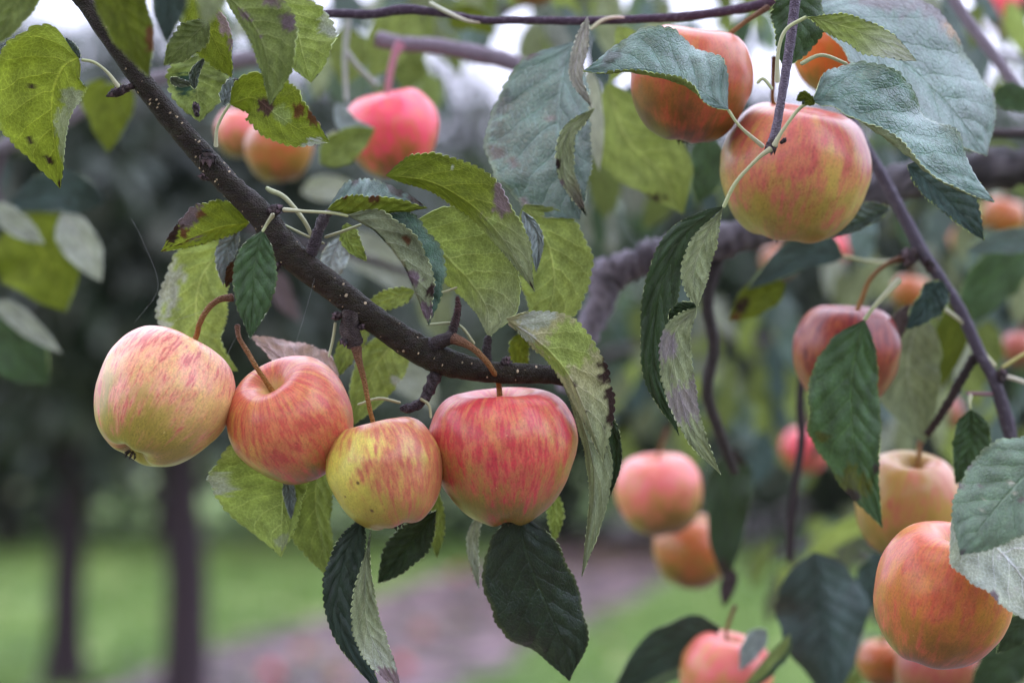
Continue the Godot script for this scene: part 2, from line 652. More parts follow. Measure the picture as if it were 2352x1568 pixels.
func profile(v: float) -> Array:
	var rows := []
	var f := clampf(v, 0.0, 1.0) * 20.0
	var i := mini(int(f), 19)
	for k in [maxi(i - 1, 0), i, i + 1, mini(i + 2, 20)]:
		rows.append([APPLE_R[k], APPLE_Y[k]])
	if i == 0:
		rows[0] = [-APPLE_R[1], APPLE_Y[1]]
	if i == 19:
		rows[3] = [-APPLE_R[19], APPLE_Y[19]]
	var u := f - i
	var out := []
	for k in 2:
		var a: float = rows[0][k]
		var b: float = rows[1][k]
		var c: float = rows[2][k]
		var e: float = rows[3][k]
		out.append(0.5 * (2.0 * b + (c - a) * u + (2.0 * a - 5.0 * b + 4.0 * c - e) * u * u + (3.0 * b - a - 3.0 * c + e) * u * u * u))
	return out


# o: tex (width of the skin picture), base / low / blush / deep (sRGB), face (degrees, where the blush lies), cover, streak
func skin_material(o: Dictionary) -> StandardMaterial3D:
	var w: int = o.get("tex", 192)
	var h := w / 2
	var data := PackedByteArray()
	data.resize(w * h * 3)
	var base: Color = o.base
	var low: Color = o.low
	var blush: Color = o.blush
	var deep: Color = o.deep
	var face := deg_to_rad(o.get("face", 0.0))
	var cover: float = o.get("cover", 0.5)
	var streak: float = o.get("streak", 0.5)
	var russet: float = o.get("russet", 0.3)
	var sd: float = o.get("seed", 0.0)
	var one_sided: float = o.get("sided", 0.5)
	var rise: float = o.get("rise", 0.42)
	var detail := w > 300
	var k := 0
	for y in h:
		var v := (y + 0.5) / h
		var pr := profile(v)
		var rad: float = maxf(pr[0], 0.0)
		var hy: float = pr[1]
		for x in w:
			var phi := (x + 0.5) / w * TAU
			var sx := sin(phi) * rad
			var sz := cos(phi) * rad
			var big := soft.get_noise_3d(sx * 1.3 + sd, hy * 1.3, sz * 1.3)
			var st := soft.get_noise_3d(sin(phi) * 5.5 + sd, hy * 1.6 + 5.0, cos(phi) * 5.5)
			var st2 := soft.get_noise_3d(sin(phi) * 17.0 + sd, hy * 3.6, cos(phi) * 17.0)
			var mot := soft.get_noise_3d(sin(phi) * 9.0 + sd, hy * 3.0, cos(phi) * 9.0)
			var toward := cos(phi - face) * sqrt(rad)
			var b := cover + one_sided * toward * 0.6 + rise * hy * (1.0 - 0.3 * one_sided) + 0.75 * big + 0.3 * st + 0.25 * mot
			var bl := smoothstep(0.05, 1.05, b)
			var c := base.lerp(low, smoothstep(0.25, -0.85, hy + 0.3 * big))  # olive towards the eye; low colours also darkened as painted shade under the fruit
			c = c.lerp(blush, clampf(bl * (0.85 + 0.35 * st + 0.45 * mot), 0.0, 1.0))
			var dk := smoothstep(0.02, 0.62, st2 + 0.5 * st + 0.35 * mot + 0.45 * (b - 0.8)) * smoothstep(0.1, 0.8, b) * streak
			c = c.lerp(deep, clampf(dk * 0.66, 0.0, 1.0))
			if detail:
				var gr := soft.get_noise_3d(sx * 26.0, hy * 26.0, sz * 26.0 + sd)
				var gr2 := fine.get_noise_3d(sin(phi) * 42.0, hy * 10.0, cos(phi) * 42.0 + sd)
				var patch := smoothstep(-0.05, 0.4, soft.get_noise_3d(sx * 3.0 + 40.0 + sd, hy * 3.0, sz * 3.0) - 0.25 * hy)
				c = c.lerp(Color(0.36, 0.22, 0.10), russet * (0.25 + 0.75 * patch) * smoothstep(0.0, 0.45, gr + 0.4 * gr2))
				# fine short dashes of colour from stalk to eye
				c = c.lerp(deep, 0.5 * streak * smoothstep(0.12, 0.45, gr2 + 0.4 * st2) * smoothstep(0.1, 0.7, b))
				var lum := 0.92 * (1.0 + 0.22 * gr + 0.12 * gr2)
				c = Color(c.r * lum, c.g * lum, c.b * lum)
				var dot := cells.get_noise_3d(sx * 11.0 + sd, hy * 11.0, sz * 11.0)
				if dot > -0.14:
					c = c.lerp(Color(0.9, 0.82, 0.6), 0.4)
			# the cavity round the stalk is greener and russeted
			var cav := (1.0 - smoothstep(0.10, 0.22, v))
			c = c.lerp(o.get("cavity", Color(0.62, 0.52, 0.3)), cav * 0.8)
			for sp in o.get("spots", []):
				var dd := Vector3(sx, hy, sz).distance_to(Vector3(sin(deg_to_rad(sp[0])) * profile(sp[1])[0], profile(sp[1])[1], cos(deg_to_rad(sp[0])) * profile(sp[1])[0]))
				c = c.lerp(sp[3], 0.8 * (1.0 - smoothstep(sp[2] * 0.5, sp[2], dd)))
			data[k] = int(clampf(c.r, 0.0, 1.0) * 255.0)
			data[k + 1] = int(clampf(c.g, 0.0, 1.0) * 255.0)
			data[k + 2] = int(clampf(c.b, 0.0, 1.0) * 255.0)
			k += 3
	var m := StandardMaterial3D.new()
	m.albedo_texture = ImageTexture.create_from_image(Image.create_from_data(w, h, false, Image.FORMAT_RGB8, data))
	m.roughness = o.get("rough", 0.42)
	m.metallic_specular = 0.38
	m.clearcoat_enabled = true
	m.clearcoat = 0.38
	m.clearcoat_roughness = 0.3
	return m


func apple_mesh(o: Dictionary, r: float, mat: Material, rings := 72, segs := 96) -> ArrayMesh:
	var pos := PackedVector3Array()
	var nor := PackedVector3Array()
	var uv := PackedVector2Array()
	var col := PackedColorArray()
	var cols := segs + 1
	var sd: float = o.get("seed", 0.0)
	var tall: float = o.get("tall", 0.95)
	var taper: float = o.get("taper", 0.08)
	var lobe: float = o.get("lobe", 0.04)
	var lump: float = o.get("lump", 0.05)
	for i in rings + 1:
		var v := float(i) / rings
		var pr := profile(v)
		for j in cols:
			var a := TAU * j / segs
			var low := clampf(-pr[1], 0.0, 1.0)
			var rr: float = pr[0] * (1.0 + taper * pr[1]) * (1.0 + lobe * low * cos(5.0 * a + sd) + lump * soft.get_noise_3d(sin(a) * 0.8 + sd, pr[1] * 0.8, cos(a) * 0.8))
			var yy: float = pr[1] * tall + lobe * 0.9 * cos(5.0 * a + sd) * low * low * pr[0] * 1.2 + lump * 0.8 * soft.get_noise_3d(sin(a) * 0.7 * pr[0] + sd + 9.0, 2.0, cos(a) * 0.7 * pr[0])
			pos.append(Vector3(sin(a) * rr, yy, cos(a) * rr) * r)
			uv.append(Vector2(float(j) / segs, v))
			col.append(WHITE)
	for i in rings + 1:
		for j in cols:
			var jn := (j + 1) % segs
			var jp := (j - 1 + segs) % segs
			var du := pos[i * cols + jn] - pos[i * cols + jp]
			var dv := pos[mini(i + 1, rings) * cols + j] - pos[maxi(i - 1, 0) * cols + j]
			var n := dv.cross(du)
			if i == 0:
				n = Vector3(0, 1, 0)
			elif i == rings:
				n = Vector3(0, -1, 0)
			nor.append(n.normalized())
	var am := ArrayMesh.new()
	grid_mesh(am, pos, nor, uv, col, rings + 1, cols, true, mat)
	return am


func calyx_mesh(r: float) -> ArrayMesh:
	var st := SurfaceTool.new()
	st.begin(Mesh.PRIMITIVE_TRIANGLES)
	for k in 9:
		var a := TAU * k / 9.0 + 0.3 * sin(k * 5.0)
		var out := Vector3(cos(a), 0, sin(a))
		var ac := Vector3(-sin(a), 0, cos(a))
		var root := out * r * 0.35
		var mid := out * r * (0.75 + 0.1 * (k % 2)) + Vector3(0, -r * 0.55, 0)
		var tip := out * r * (0.75 + 0.35 * sin(k * 3.1)) + Vector3(0, -r * (1.1 + 0.3 * cos(k * 2.0)), 0)
		var hw := r * 0.2
		st.set_color(Color(0.035, 0.025, 0.022) * (0.8 + 0.5 * (k % 3)))
		for v in [root - ac * hw, mid - ac * hw, root + ac * hw, root + ac * hw, mid - ac * hw, mid + ac * hw, mid - ac * hw, tip, mid + ac * hw, root + out * hw - ac * hw * 0.5, root + out * hw + ac * hw * 0.5, mid + out * hw, mid + out * hw, tip, mid - ac * hw, mid + ac * hw, tip, mid + out * hw]:
			st.add_vertex(v)
	st.generate_normals()
	var m := st.commit()
	m.surface_set_material(0, M.matt)
	return m


# x, y: middle of the fruit; r: half its width; tilt: degrees clockwise in the view; lean: degrees its top comes towards the viewer
func apple(label: String, x: float, y: float, d: float, r: float, tilt: float, lean: float, look: Dictionary, stalk := [], group := "", shared: Material = null) -> Node3D:
	var px := d / FOC
	var c := at(x, y, d)
	var big := d < 1.45
	var base := c - Vector3(0, r * px * 0.9, 0)
	var t := thing("apple", label, "apple", base, group)
	var mat: Material = shared if shared else skin_material(look)
	var turn := Basis(Vector3(0, 0, 1), deg_to_rad(-tilt)) * Basis(Vector3(1, 0, 0), deg_to_rad(lean))
	var s := put(apple_mesh(look, r * px, mat, 72 if big else 40, 96 if big else 48), "skin", t)
	s.transform = Transform3D(turn, c - base)
	var cal := put(calyx_mesh(r * px * 0.1), "calyx", t)
	cal.transform = Transform3D(turn, c - base + turn * Vector3(0, -r * px * (look.get("tall", 0.95) * 0.93), 0))
	if stalk.size():
		var pts := []
		for p in stalk:
			pts.append([p[0], p[1], p[2] * 0.82, p[3] if p.size() > 3 else 0.0])
		# the stalk ends at the bottom of its cavity
		var root := c + turn * Vector3(0, r * px * 0.5, 0)
		var dz := (root.z - (EYE.z - d)) / px
		var last: Array = pts[-1]
		last[3] = lerpf(last[3], dz, 0.6)
		var deep := EYE.z - root.z
		var ex := (root.x - EYE.x) / deep * FOC + 1176.0
		var ey := -(root.y - EYE.y) / deep * FOC + 784.0
		pts.append([ex, ey, last[2] * 1.1, dz])
		pts[0][2] *= 1.45
		put(tube_mesh(pts, d, origin_of(t), look.get("stalk0", Color(0.14, 0.07, 0.05)), look.get("stalk1", Color(0.4, 0.19, 0.05)), M.bark, 10, 0.08), "stalk", t)
	return t


# ---------------------------------------------------------------- the orchard behind

func ground():
	var turf := FastNoiseLite.new()
	turf.seed = 21
	turf.frequency = 0.012
	turf.fractal_octaves = 4
	var ramp := Gradient.new()
	ramp.colors = PackedColorArray([Color(0.25, 0.31, 0.15), Color(0.46, 0.56, 0.29), Color(0.64, 0.64, 0.44)])
	ramp.offsets = PackedFloat32Array([0.25, 0.5, 0.8])
	var tx := NoiseTexture2D.new()
	tx.width = 512
	tx.height = 512
	tx.seamless = true
	tx.noise = turf
	tx.color_ramp = ramp
	var gm := StandardMaterial3D.new()
	gm.albedo_texture = tx
	gm.roughness = 0.95
	gm.uv1_triplanar = true
	gm.uv1_world_triplanar = true
	gm.uv1_scale = Vector3(0.22, 0.22, 0.22)
	var st := SurfaceTool.new()
	st.begin(Mesh.PRIMITIVE_TRIANGLES)
	for v in [Vector3(-150, 0, 60), Vector3(-150, 0, -250), Vector3(150, 0, -250), Vector3(-150, 0, 60), Vector3(150, 0, -250), Vector3(150, 0, 60)]:
		st.set_normal(Vector3.UP)
		st.add_vertex(v)
	var g := put(st.commit(), "ground", self)
	g.mesh.surface_set_material(0, gm)
	g.set_meta("kind", "structure")
	g.set_meta("label", "mown green grass between the rows of apple trees")

	var ramp2 := Gradient.new()
	ramp2.colors = PackedColorArray([Color(0.17, 0.14, 0.13), Color(0.4, 0.32, 0.34), Color(0.62, 0.5, 0.54)])
	ramp2.offsets = PackedFloat32Array([0.25, 0.5, 0.8])
	var tx2 := NoiseTexture2D.new()
	tx2.width = 512
	tx2.height = 512
	tx2.seamless = true
	tx2.noise = turf
	tx2.color_ramp = ramp2
	var sm := StandardMaterial3D.new()
	sm.albedo_texture = tx2
	sm.roughness = 0.95
	sm.uv1_triplanar = true
	sm.uv1_world_triplanar = true
	sm.uv1_scale = Vector3(0.4, 0.4, 0.4)
	# bare strip of earth and fallen leaves under the row, running away to the right
	st = SurfaceTool.new()
	st.begin(Mesh.PRIMITIVE_TRIANGLES)
	var n := 60
	for i in n:
		var quad := []
		for k in [i, i + 1]:
			var d: float = -8.0 + k * 1.3
			var mid := -1.02 + (d - 11.5) * 0.27
			var wob := 0.22 * soft.get_noise_1d(d * 0.6)
			quad.append([Vector3(mid - 0.85 + wob, 0.004, -d), Vector3(mid + 0.8 + 0.22 * soft.get_noise_1d(d * 0.6 + 40.0), 0.004, -d)])
		for v in [quad[0][0], quad[1][0], quad[1][1], quad[0][0], quad[1][1], quad[0][1]]:
			st.set_normal(Vector3.UP)
			st.add_vertex(v)
	for i in 20:  # out-of-view strip below the branch, added to darken light bounced from the ground
		var quad := []
		for k in [i, i + 1]:
			var d: float = -9.0 + k * 1.6
			var mid := 0.3 + (d - 1.3) * 0.27
			quad.append([Vector3(mid - 1.3 + 0.2 * soft.get_noise_1d(d * 0.6 + 9.0), 0.004, -d), Vector3(mid + 1.3 + 0.2 * soft.get_noise_1d(d * 0.6 + 70.0), 0.004, -d)])
		for v in [quad[0][0], quad[1][0], quad[1][1], quad[0][0], quad[1][1], quad[0][1]]:
			st.set_normal(Vector3.UP)
			st.add_vertex(v)
	var b := put(st.commit(), "bare_earth", self)
	b.mesh.surface_set_material(0, sm)
	b.set_meta("kind", "structure")
	b.set_meta("label", "bare mauve brown strip of earth under the tree row, plus an unseen strip added to dim bounced light")

	# tufts of grass
	var blade := SurfaceTool.new()
	blade.begin(Mesh.PRIMITIVE_TRIANGLES)
	for k in 7:
		var a := k * 2.3
		var o := Vector3(cos(a), 0, sin(a)) * 0.02
		var w := Vector3(-sin(a), 0, cos(a)) * 0.004
		var tip := o * (2.0 + 0.3 * k) + Vector3(0, 0.05 + 0.008 * (k % 4), 0)
		for v in [o - w, tip, o + w]:
			blade.add_vertex(v)
	blade.generate_normals()
	var bm := blade.commit()
	var mm := MultiMesh.new()
	mm.transform_format = MultiMesh.TRANSFORM_3D
	mm.use_colors = true
	mm.mesh = bm
	mm.instance_count = 9000
	for i in mm.instance_count:
		var d := rng.randf_range(9.5, 24.0)
		var x := rng.randf_range(-0.24, 0.24) * d
		var mid := -1.02 + (d - 11.5) * 0.27
		if absf(x - mid) < 0.8:
			x += 1.8 if rng.randf() < 0.5 else -1.8
		mm.set_instance_transform(i, Transform3D(Basis(Vector3.UP, rng.randf() * TAU).scaled(Vector3.ONE * rng.randf_range(0.7, 1.5)), Vector3(x, 0, -d)))
		var tone := rng.randf_range(0.7, 1.25)
		mm.set_instance_color(i, Color(0.16 * tone, 0.26 * tone, 0.06 * tone))
	var gt := MultiMeshInstance3D.new()
	gt.name = "grass"
	gt.multimesh = mm
	gt.material_override = M.far_leaf
	gt.set_meta("kind", "stuff")
	gt.set_meta("label", "short blades of grass beside the bare strip")
	gt.set_meta("category", "grass")
	add_child(gt)


func added_hedge_rows():
	# unseen leaf row added behind the viewer to block low sky light
	var mm := MultiMesh.new()
	mm.transform_format = MultiMesh.TRANSFORM_3D
	mm.use_colors = true
	mm.mesh = M.card
	mm.instance_count = 21000
	for i in mm.instance_count:
		var x := rng.randf_range(-8.0, 8.0)
		var top := 2.7 + 0.6 * soft.get_noise_1d(x * 0.9)
		var p := Vector3(x, top * sqrt(rng.randf()), 3.6 + rng.randfn(0.0, 0.4) - 0.27 * x)
		if i > 9000:
			# where the far row goes on to both sides
			x = rng.randf_range(6.8, 17.0) * (1.0 if i % 2 else -1.0)
			p = Vector3(x, (3.6 + 0.8 * soft.get_noise_1d(x * 0.9)) * sqrt(rng.randf()), -20.0 + rng.randfn(0.0, 0.6))
		var bs := Basis.from_euler(Vector3(rng.randf_range(0.2, 1.3), rng.randf() * TAU, rng.randf_range(-0.7, 0.7))).scaled(Vector3.ONE * rng.randf_range(0.14, 0.22))
		mm.set_instance_transform(i, Transform3D(bs, p))
		var k := rng.randf_range(0.6, 1.4)
		mm.set_instance_color(i, Color(0.05 * k, 0.075 * k, 0.035 * k))
	var o := MultiMeshInstance3D.new()
	o.name = "hedge"
	o.multimesh = mm
	o.material_override = M.far_leaf
	o.set_meta("kind", "stuff")
	o.set_meta("label", "unseen leaf row added behind the viewer to block low sky light, and the far row carried on to both sides")
	o.set_meta("category", "hedge")
	add_child(o)


func leaf_litter():
	var mm := MultiMesh.new()
	mm.transform_format = MultiMesh.TRANSFORM_3D
	mm.use_colors = true
	mm.mesh = M.card
	mm.instance_count = 2600
	for i in mm.instance_count:
		var d := rng.randf_range(9.5, 30.0)
		var x := -1.02 + (d - 11.5) * 0.27 + rng.randfn(0.0, 0.5)
		var bs := Basis.from_euler(Vector3(rng.randf_range(-0.3, 0.1), rng.randf() * TAU, rng.randf_range(-0.2, 0.2))).scaled(Vector3.ONE * rng.randf_range(0.06, 0.11))
		mm.set_instance_transform(i, Transform3D(bs, Vector3(x, 0.02, -d)))
		var tone := rng.randf_range(0.5, 1.3)
		var c: Color = [Color(0.16, 0.09, 0.05), Color(0.25, 0.19, 0.2), Color(0.1, 0.12, 0.05), Color(0.3, 0.22, 0.1), Color(0.07, 0.05, 0.05)][rng.randi() % 5]
		mm.set_instance_color(i, c * tone)
	var o := MultiMeshInstance3D.new()
	o.name = "leaf_litter"
	o.multimesh = mm
	o.material_override = M.far_leaf
	o.set_meta("kind", "stuff")
	o.set_meta("label", "fallen brown leaves strewn over the bare strip")
	o.set_meta("category", "leaf litter")
	add_child(o)


func leaf_card() -> ArrayMesh:
	var st := SurfaceTool.new()
	st.begin(Mesh.PRIMITIVE_TRIANGLES)
	var l := [Vector3(0, 0, 0), Vector3(0, 0.008, 0.35), Vector3(0, 0.0, 0.72), Vector3(0, -0.08, 1.0)]
	var e := [Vector3(0.0, 0, 0), Vector3(0.26, 0.07, 0.3), Vector3(0.2, 0.05, 0.72), Vector3(0, -0.08, 1.0)]
	for i in 3:
		for s in [1.0, -1.0]:
			var e0: Vector3 = e[i] * Vector3(s, 1, 1)
			var e1: Vector3 = e[i + 1] * Vector3(s, 1, 1)
			var q := [l[i], e0, l[i + 1], l[i + 1], e0, e1]
			if s < 0:
				q = [l[i], l[i + 1], e0, l[i + 1], e1, e0]
			for v in q:
				st.add_vertex(v)
	st.generate_normals()
	return st.commit()


func orchard_tree(label: String, x: float, d: float, height: float, spread: float, crown_from: float, trunk_r: float, count: int, tone: float):
	var t := thing("apple_tree", label, "tree", Vector3(x, 0, -d), "apple trees across the orchard")
	var pts := []
	var lean := rng.randf_range(-0.02, 0.02)
	for k in 6:
		var h := k / 5.0 * height * 0.8
		pts.append([h, lean * h + 0.02 * sin(k * 2.0 + x), trunk_r * (1.0 - 0.13 * k)])
	put(pole(pts, 0.0), "trunk", t)
	var clumps := []
	for k in 9:
		var a := k * 2.4 + x
		var h0 := lerpf(crown_from, height * 0.7, k / 9.0)
		var reach := spread * (0.75 + 0.3 * rng.randf()) * (1.0 - 0.45 * k / 9.0)
		var tip := Vector3(cos(a) * reach, h0 + 0.3 + 0.35 * rng.randf(), sin(a) * reach)
		put(limb(Vector3(lean * h0, h0, 0), tip, trunk_r * 0.4), "limb", t)
		clumps.append(tip)
		clumps.append(tip * Vector3(0.55, 1, 0.55) + Vector3(0, -0.05, 0))
	for k in 5:
		clumps.append(Vector3(rng.randf_range(-0.4, 0.4) * spread, height * rng.randf_range(0.75, 0.97), rng.randf_range(-0.4, 0.4) * spread))
	var tones := []
	for c in clumps:
		tones.append(rng.randf_range(0.35, 1.9))
	var mm := MultiMesh.new()
	mm.transform_format = MultiMesh.TRANSFORM_3D
	mm.use_colors = true
	mm.mesh = M.card
	mm.instance_count = count
	for i in count:
		var which := rng.randi() % clumps.size()
		var c: Vector3 = clumps[which]
		var s := spread * 0.27
		var p := c + Vector3(rng.randfn(0.0, s), rng.randfn(0.0, s * 0.9), rng.randfn(0.0, s))
		p.y = maxf(p.y, crown_from * rng.randf_range(0.6, 1.0))
		var bs := Basis.from_euler(Vector3(rng.randf_range(0.2, 1.3), rng.randf() * TAU, rng.randf_range(-0.7, 0.7))).scaled(Vector3.ONE * rng.randf_range(0.1, 0.17))
		mm.set_instance_transform(i, Transform3D(bs, p))
		var k: float = tone * rng.randf_range(0.6, 1.4) * tones[which]
		var col := Color(0.05, 0.08, 0.05) if rng.randf() < 0.68 else Color(0.16, 0.18, 0.15)
		mm.set_instance_color(i, Color(col.r * k, col.g * k, col.b * k))
	var crown := MultiMeshInstance3D.new()
	crown.name = "crown"
	crown.multimesh = mm
	crown.material_override = M.far_leaf
	crown.set_meta("kind", "stuff")
	t.add_child(crown, true)


func pole(pts: Array, _z: float) -> ArrayMesh:
	var pos := PackedVector3Array()
	var nor := PackedVector3Array()
	var uv := PackedVector2Array()
	var col := PackedColorArray()
	var rows := 21
	for i in rows:
		var q := curve(pts, i / float(rows - 1))
		for j in 13:
			var a := -TAU * j / 12.0
			var dir := Vector3(cos(a), 0, sin(a))
			var n := soft.get_noise_3d(dir.x * 2.0, q[0] * 3.0, dir.z * 2.0)
			pos.append(Vector3(q[1], q[0], 0) + dir * q[2] * (1.0 + 0.2 * n + 0.5 * exp(-q[0] * 9.0)))
			nor.append(dir)
			uv.append(Vector2(j / 12.0, q[0]))
			var tone := 1.0 + 0.5 * n
			col.append(Color(0.055 * tone, 0.038 * tone, 0.046 * tone))
	var am := ArrayMesh.new()
	grid_mesh(am, pos, nor, uv, col, rows, 13, false, M.bark)
	return am


func limb(a: Vector3, b: Vector3, r: float) -> ArrayMesh:
	var pos := PackedVector3Array()
	var nor := PackedVector3Array()
	var uv := PackedVector2Array()
	var col := PackedColorArray()
	var dir := (b - a).normalized()
	var u := dir.cross(Vector3.UP).normalized()
	var v := dir.cross(u)
	for i in 7:
		var t := i / 6.0
		var c := a.lerp(b, t) + Vector3(0, 0.12 * sin(PI * t), 0)
		for j in 8:
			var g := TAU * j / 7.0
			var o := u * cos(g) + v * sin(g)
			pos.append(c + o * r * (1.0 - 0.75 * t))
			nor.append(o)
			uv.append(Vector2(j / 7.0, t))
			col.append(Color(0.07, 0.055, 0.06))
	var am := ArrayMesh.new()
	grid_mesh(am, pos, nor, uv, col, 7, 8, false, M.bark)
	return am


func orchard_trees():
	M.card = leaf_card()
	leaf_litter()
	added_hedge_rows()
	orchard_tree("dark straight trunked apple tree standing on the bare strip, nearest behind the large pale apple", -1.33, 10.0, 2.8, 0.95, 1.2, 0.105, 7000, 0.34)
	orchard_tree("apple tree at the far left with a thin dark trunk in the grass", -2.06, 11.4, 2.7, 1.0, 1.1, 0.09, 7000, 0.34)
	orchard_tree("apple tree on the bare strip hidden behind the hanging dark leaf", 0.02, 15.2, 2.4, 0.8, 1.3, 0.07, 1800, 0.9)
	var k := 0
	var names := ["leftmost tree of the far dark hedge row", "second tree from the left in the far row", "third tree from the left in the far row", "far tree whose crown fills the gap left of the trunk", "far tree with a low crown beneath the bright gap", "low far tree under the open sky gap", "far tree right of the sky gap", "tall dark far tree behind the long curled leaf", "far tree behind the lavender bough", "far tree behind the dark red apple", "far tree behind the right hand twig", "rightmost tree of the far row"]
	for x in [-6.0, -4.9, -3.9, -2.8, -1.8, -0.7, 0.35, 1.3, 2.4, 3.5, 4.6, 5.7]:
		var h: float = [4.0, 4.1, 3.8, 3.9, 3.6, 3.7, 3.4, 3.3, 3.4, 3.3, 3.4, 3.4][k]
		orchard_tree(names[k], x, 19.8 + 0.9 * sin(k * 2.1), h, 1.25, 0.22, 0.08, [8000, 8000, 8000, 8000, 5500, 4200, 4500, 8000, 8000, 8000, 8000, 8000][k], 0.38)
		k += 1


# ---------------------------------------------------------------- branches with their leaves

func sp(t: float, s: float, r: float, c: Color) -> Array:
	return [t, s, r, c]


func branches_and_leaves():
	main_branch()
	front_sprig()
	top_twig()
	right_twig()
	corner_sprig()
	right_branch()
	hanging_twig()
	left_twig()
	pale_twig()
	back_bough()
	deep_twigs()


func main_branch():
	var d := 1.2
	var b := thing("apple_branch", "thick dark speckled branch running down from the upper left with four apples beneath", "branch", at(700, 610, d))
	var line := [[20, -420, 24, 8], [110, -200, 23.5, 6], [170, -40, 23.5, 4], [210, 22, 23.5, 3], [300, 152, 23.5, 2], [372, 248, 25.8, 0], [430, 318, 25.8, 0], [478, 372, 28.0, 0], [530, 428, 28.0, 0], [600, 495, 31.4, 0], [645, 560, 34.7, 0], [700, 612, 32.5, 0], [780, 672, 31.4, 0], [850, 728, 31.4, 0], [930, 782, 32.5, -4], [1000, 822, 34.7, -10], [1060, 842, 29.1, -16], [1140, 856, 24.6, -26], [1200, 858, 23.5, -36], [1270, 862, 21.3, -50], [1340, 880, 19.0, -66]]
	wood(b, "wood", line, d, Color(0.024, 0.018, 0.017), Color(0.03, 0.022, 0.017), 20, 0.1, Color(0.07, 0.055, 0.058, 0.4), Color(0.05, 0.043, 0.028, 0.5))
	lenticels(b, line, d, 130)
	# spurs, knobs and buds
	bud(b, 318, 193, 243, 222, 10.5, d, 6)
	bud(b, 478, 345, 480, 378, 17, d, 26, Color(0.014, 0.01, 0.012))
	bud(b, 492, 412, 456, 402, 9, d, 4)
	bud(b, 452, 268, 447, 232, 8, d, -6)
	bud(b, 610, 490, 652, 478, 12, d, 20)
	bud(b, 648, 600, 622, 628, 9, d, 10)
	wood(b, "spur", [[712, 590, 17, 4], [722, 560, 15, 6], [732, 530, 14, 6], [745, 500, 13, 5], [760, 485, 9, 4]], d, Color(0.06, 0.045, 0.055), Color(0.1, 0.08, 0.1), 12, 0.3, Color(0.22, 0.19, 0.2, 0.6))
	wood(b, "spur", [[812, 705, 22, 6], [808, 735, 24, 10], [806, 760, 22, 10], [812, 785, 20, 10], [818, 800, 15, 10]], d, Color(0.05, 0.038, 0.04), Color(0.075, 0.055, 0.055), 12, 0.4, Color(0.16, 0.13, 0.13, 0.5))
	bud(b, 795, 770, 790, 792, 10, d, 16, Color(0.05, 0.04, 0.05))
	bud(b, 790, 722, 762, 728, 10, d, 2)
	bud(b, 822, 755, 838, 748, 7, d, 16)
	wood(b, "spur", [[985, 800, 22, 8], [1010, 785, 18, 10], [1040, 775, 16, 10], [1048, 768, 12, 10]], d, Color(0.05, 0.036, 0.038), Color(0.06, 0.045, 0.045), 12, 0.35)
	wood(b, "spur", [[1035, 775, 11, 4], [1045, 740, 10, 2], [1052, 705, 8, 0], [1050, 680, 5, 0]], d, Color(0.045, 0.032, 0.035), Color(0.09, 0.04, 0.04), 10, 0.3)
	wood(b, "spur", [[1005, 850, 16, -8], [990, 885, 14, -8], [975, 915, 12, -6], [950, 935, 11, -5], [918, 938, 9, -5]], d, Color(0.04, 0.03, 0.032), Color(0.055, 0.04, 0.05), 10, 0.35, Color(0.14, 0.11, 0.13, 0.5))
	wood(b, "spur", [[1120, 840, 10, -20], [1118, 800, 11, -22], [1122, 770, 8, -24]], d, Color(0.04, 0.03, 0.032), Color(0.05, 0.035, 0.04), 10, 0.3)
	bud(b, 1150, 838, 1172, 824, 10, d, -20)
	# leaf stalks seen without their blades
	for p in [[[722, 560, 4.5], [700, 510, 5.0], [655, 455, 5.6], [622, 438, 6.0], [610, 430, 4.0]], [[745, 560, 3.0], [690, 535, 3.2], [640, 510, 2.6]], [[745, 545, 4.0], [790, 530, 3.4], [830, 515, 3.0]], [[770, 740, 3.5], [765, 775, 3.5], [755, 820, 3.2]], [[1050, 660, 3.0, -8], [1010, 672, 3.0, -10], [960, 668, 2.5, -14]], [[1090, 790, 3.6, -10], [1050, 745, 3.6, -14], [980, 745, 3.0, -20]], [[920, 925, 3.4, -2], [870, 915, 3.4, -8], [820, 930, 3.0, -14]], [[965, 915, 4.0, 4], [985, 930, 3.4, 6], [990, 960, 3.0, 2]]]:
		put(tube_mesh(p, d, origin_of(b), Color(0.22, 0.2, 0.11), Color(0.32, 0.34, 0.2), M.stalk, 8, 0.08), "petiole", b)

	# leaves, from the top left down
	leaf(b, [[184, 136, 30], [150, 158, 25], [124, 212, 10], [118, 275, -10], [121, 340, -30], [126, 428, -60]], 1.19, 78, 152, "U", T_GREEN, U_YELLOW, {"aa": [0, 15, 50, 30], "ka": 10, "ab": [8, 5, 10, 15], "peak": 0.36, "spots": [sp(0.72, -0.55, 9, BROWN), sp(0.85, -0.3, 10, BROWN), sp(0.99, 0.0, 10, BROWN), sp(0.4, -0.35, 4, BROWN), sp(0.25, -0.4, 4, BROWN), sp(0.6, 0.8, 50, U_GREY * 0.8), sp(0.4, 0.75, 40, U_GREY * 0.7), sp(0.78, 0.9, 30, U_GREY * 0.8)], "pet": [[186, 137], [215, 143], [245, 165], [272, 200]], "label": "glowing yellow green leaf, leftmost on the branch"})
	leaf(b, [[183, 134], [166, 112], [150, 86]], 1.205, 15, 13, "T", T_TEAL * 1.6, U_PALE, {"teeth": 6.0})
	leaf(b, [[478, 48], [430, 95], [375, 150]], 1.17, 42, 40, "U", T_DARK, U_OLIVE * 0.8, {})
	leaf(b, [[436, -34], [468, 40], [500, 110], [531, 178]], 1.18, 62, 60, "U", T_GREEN, U_YELLOW * 0.8, {"ka": 40, "aa": 25, "spots": [sp(0.5, 0.9, 30, MAUVE * 1.6), sp(0.45, -0.5, 10, BROWN), sp(0.7, 0.9, 16, MAUVE)]})
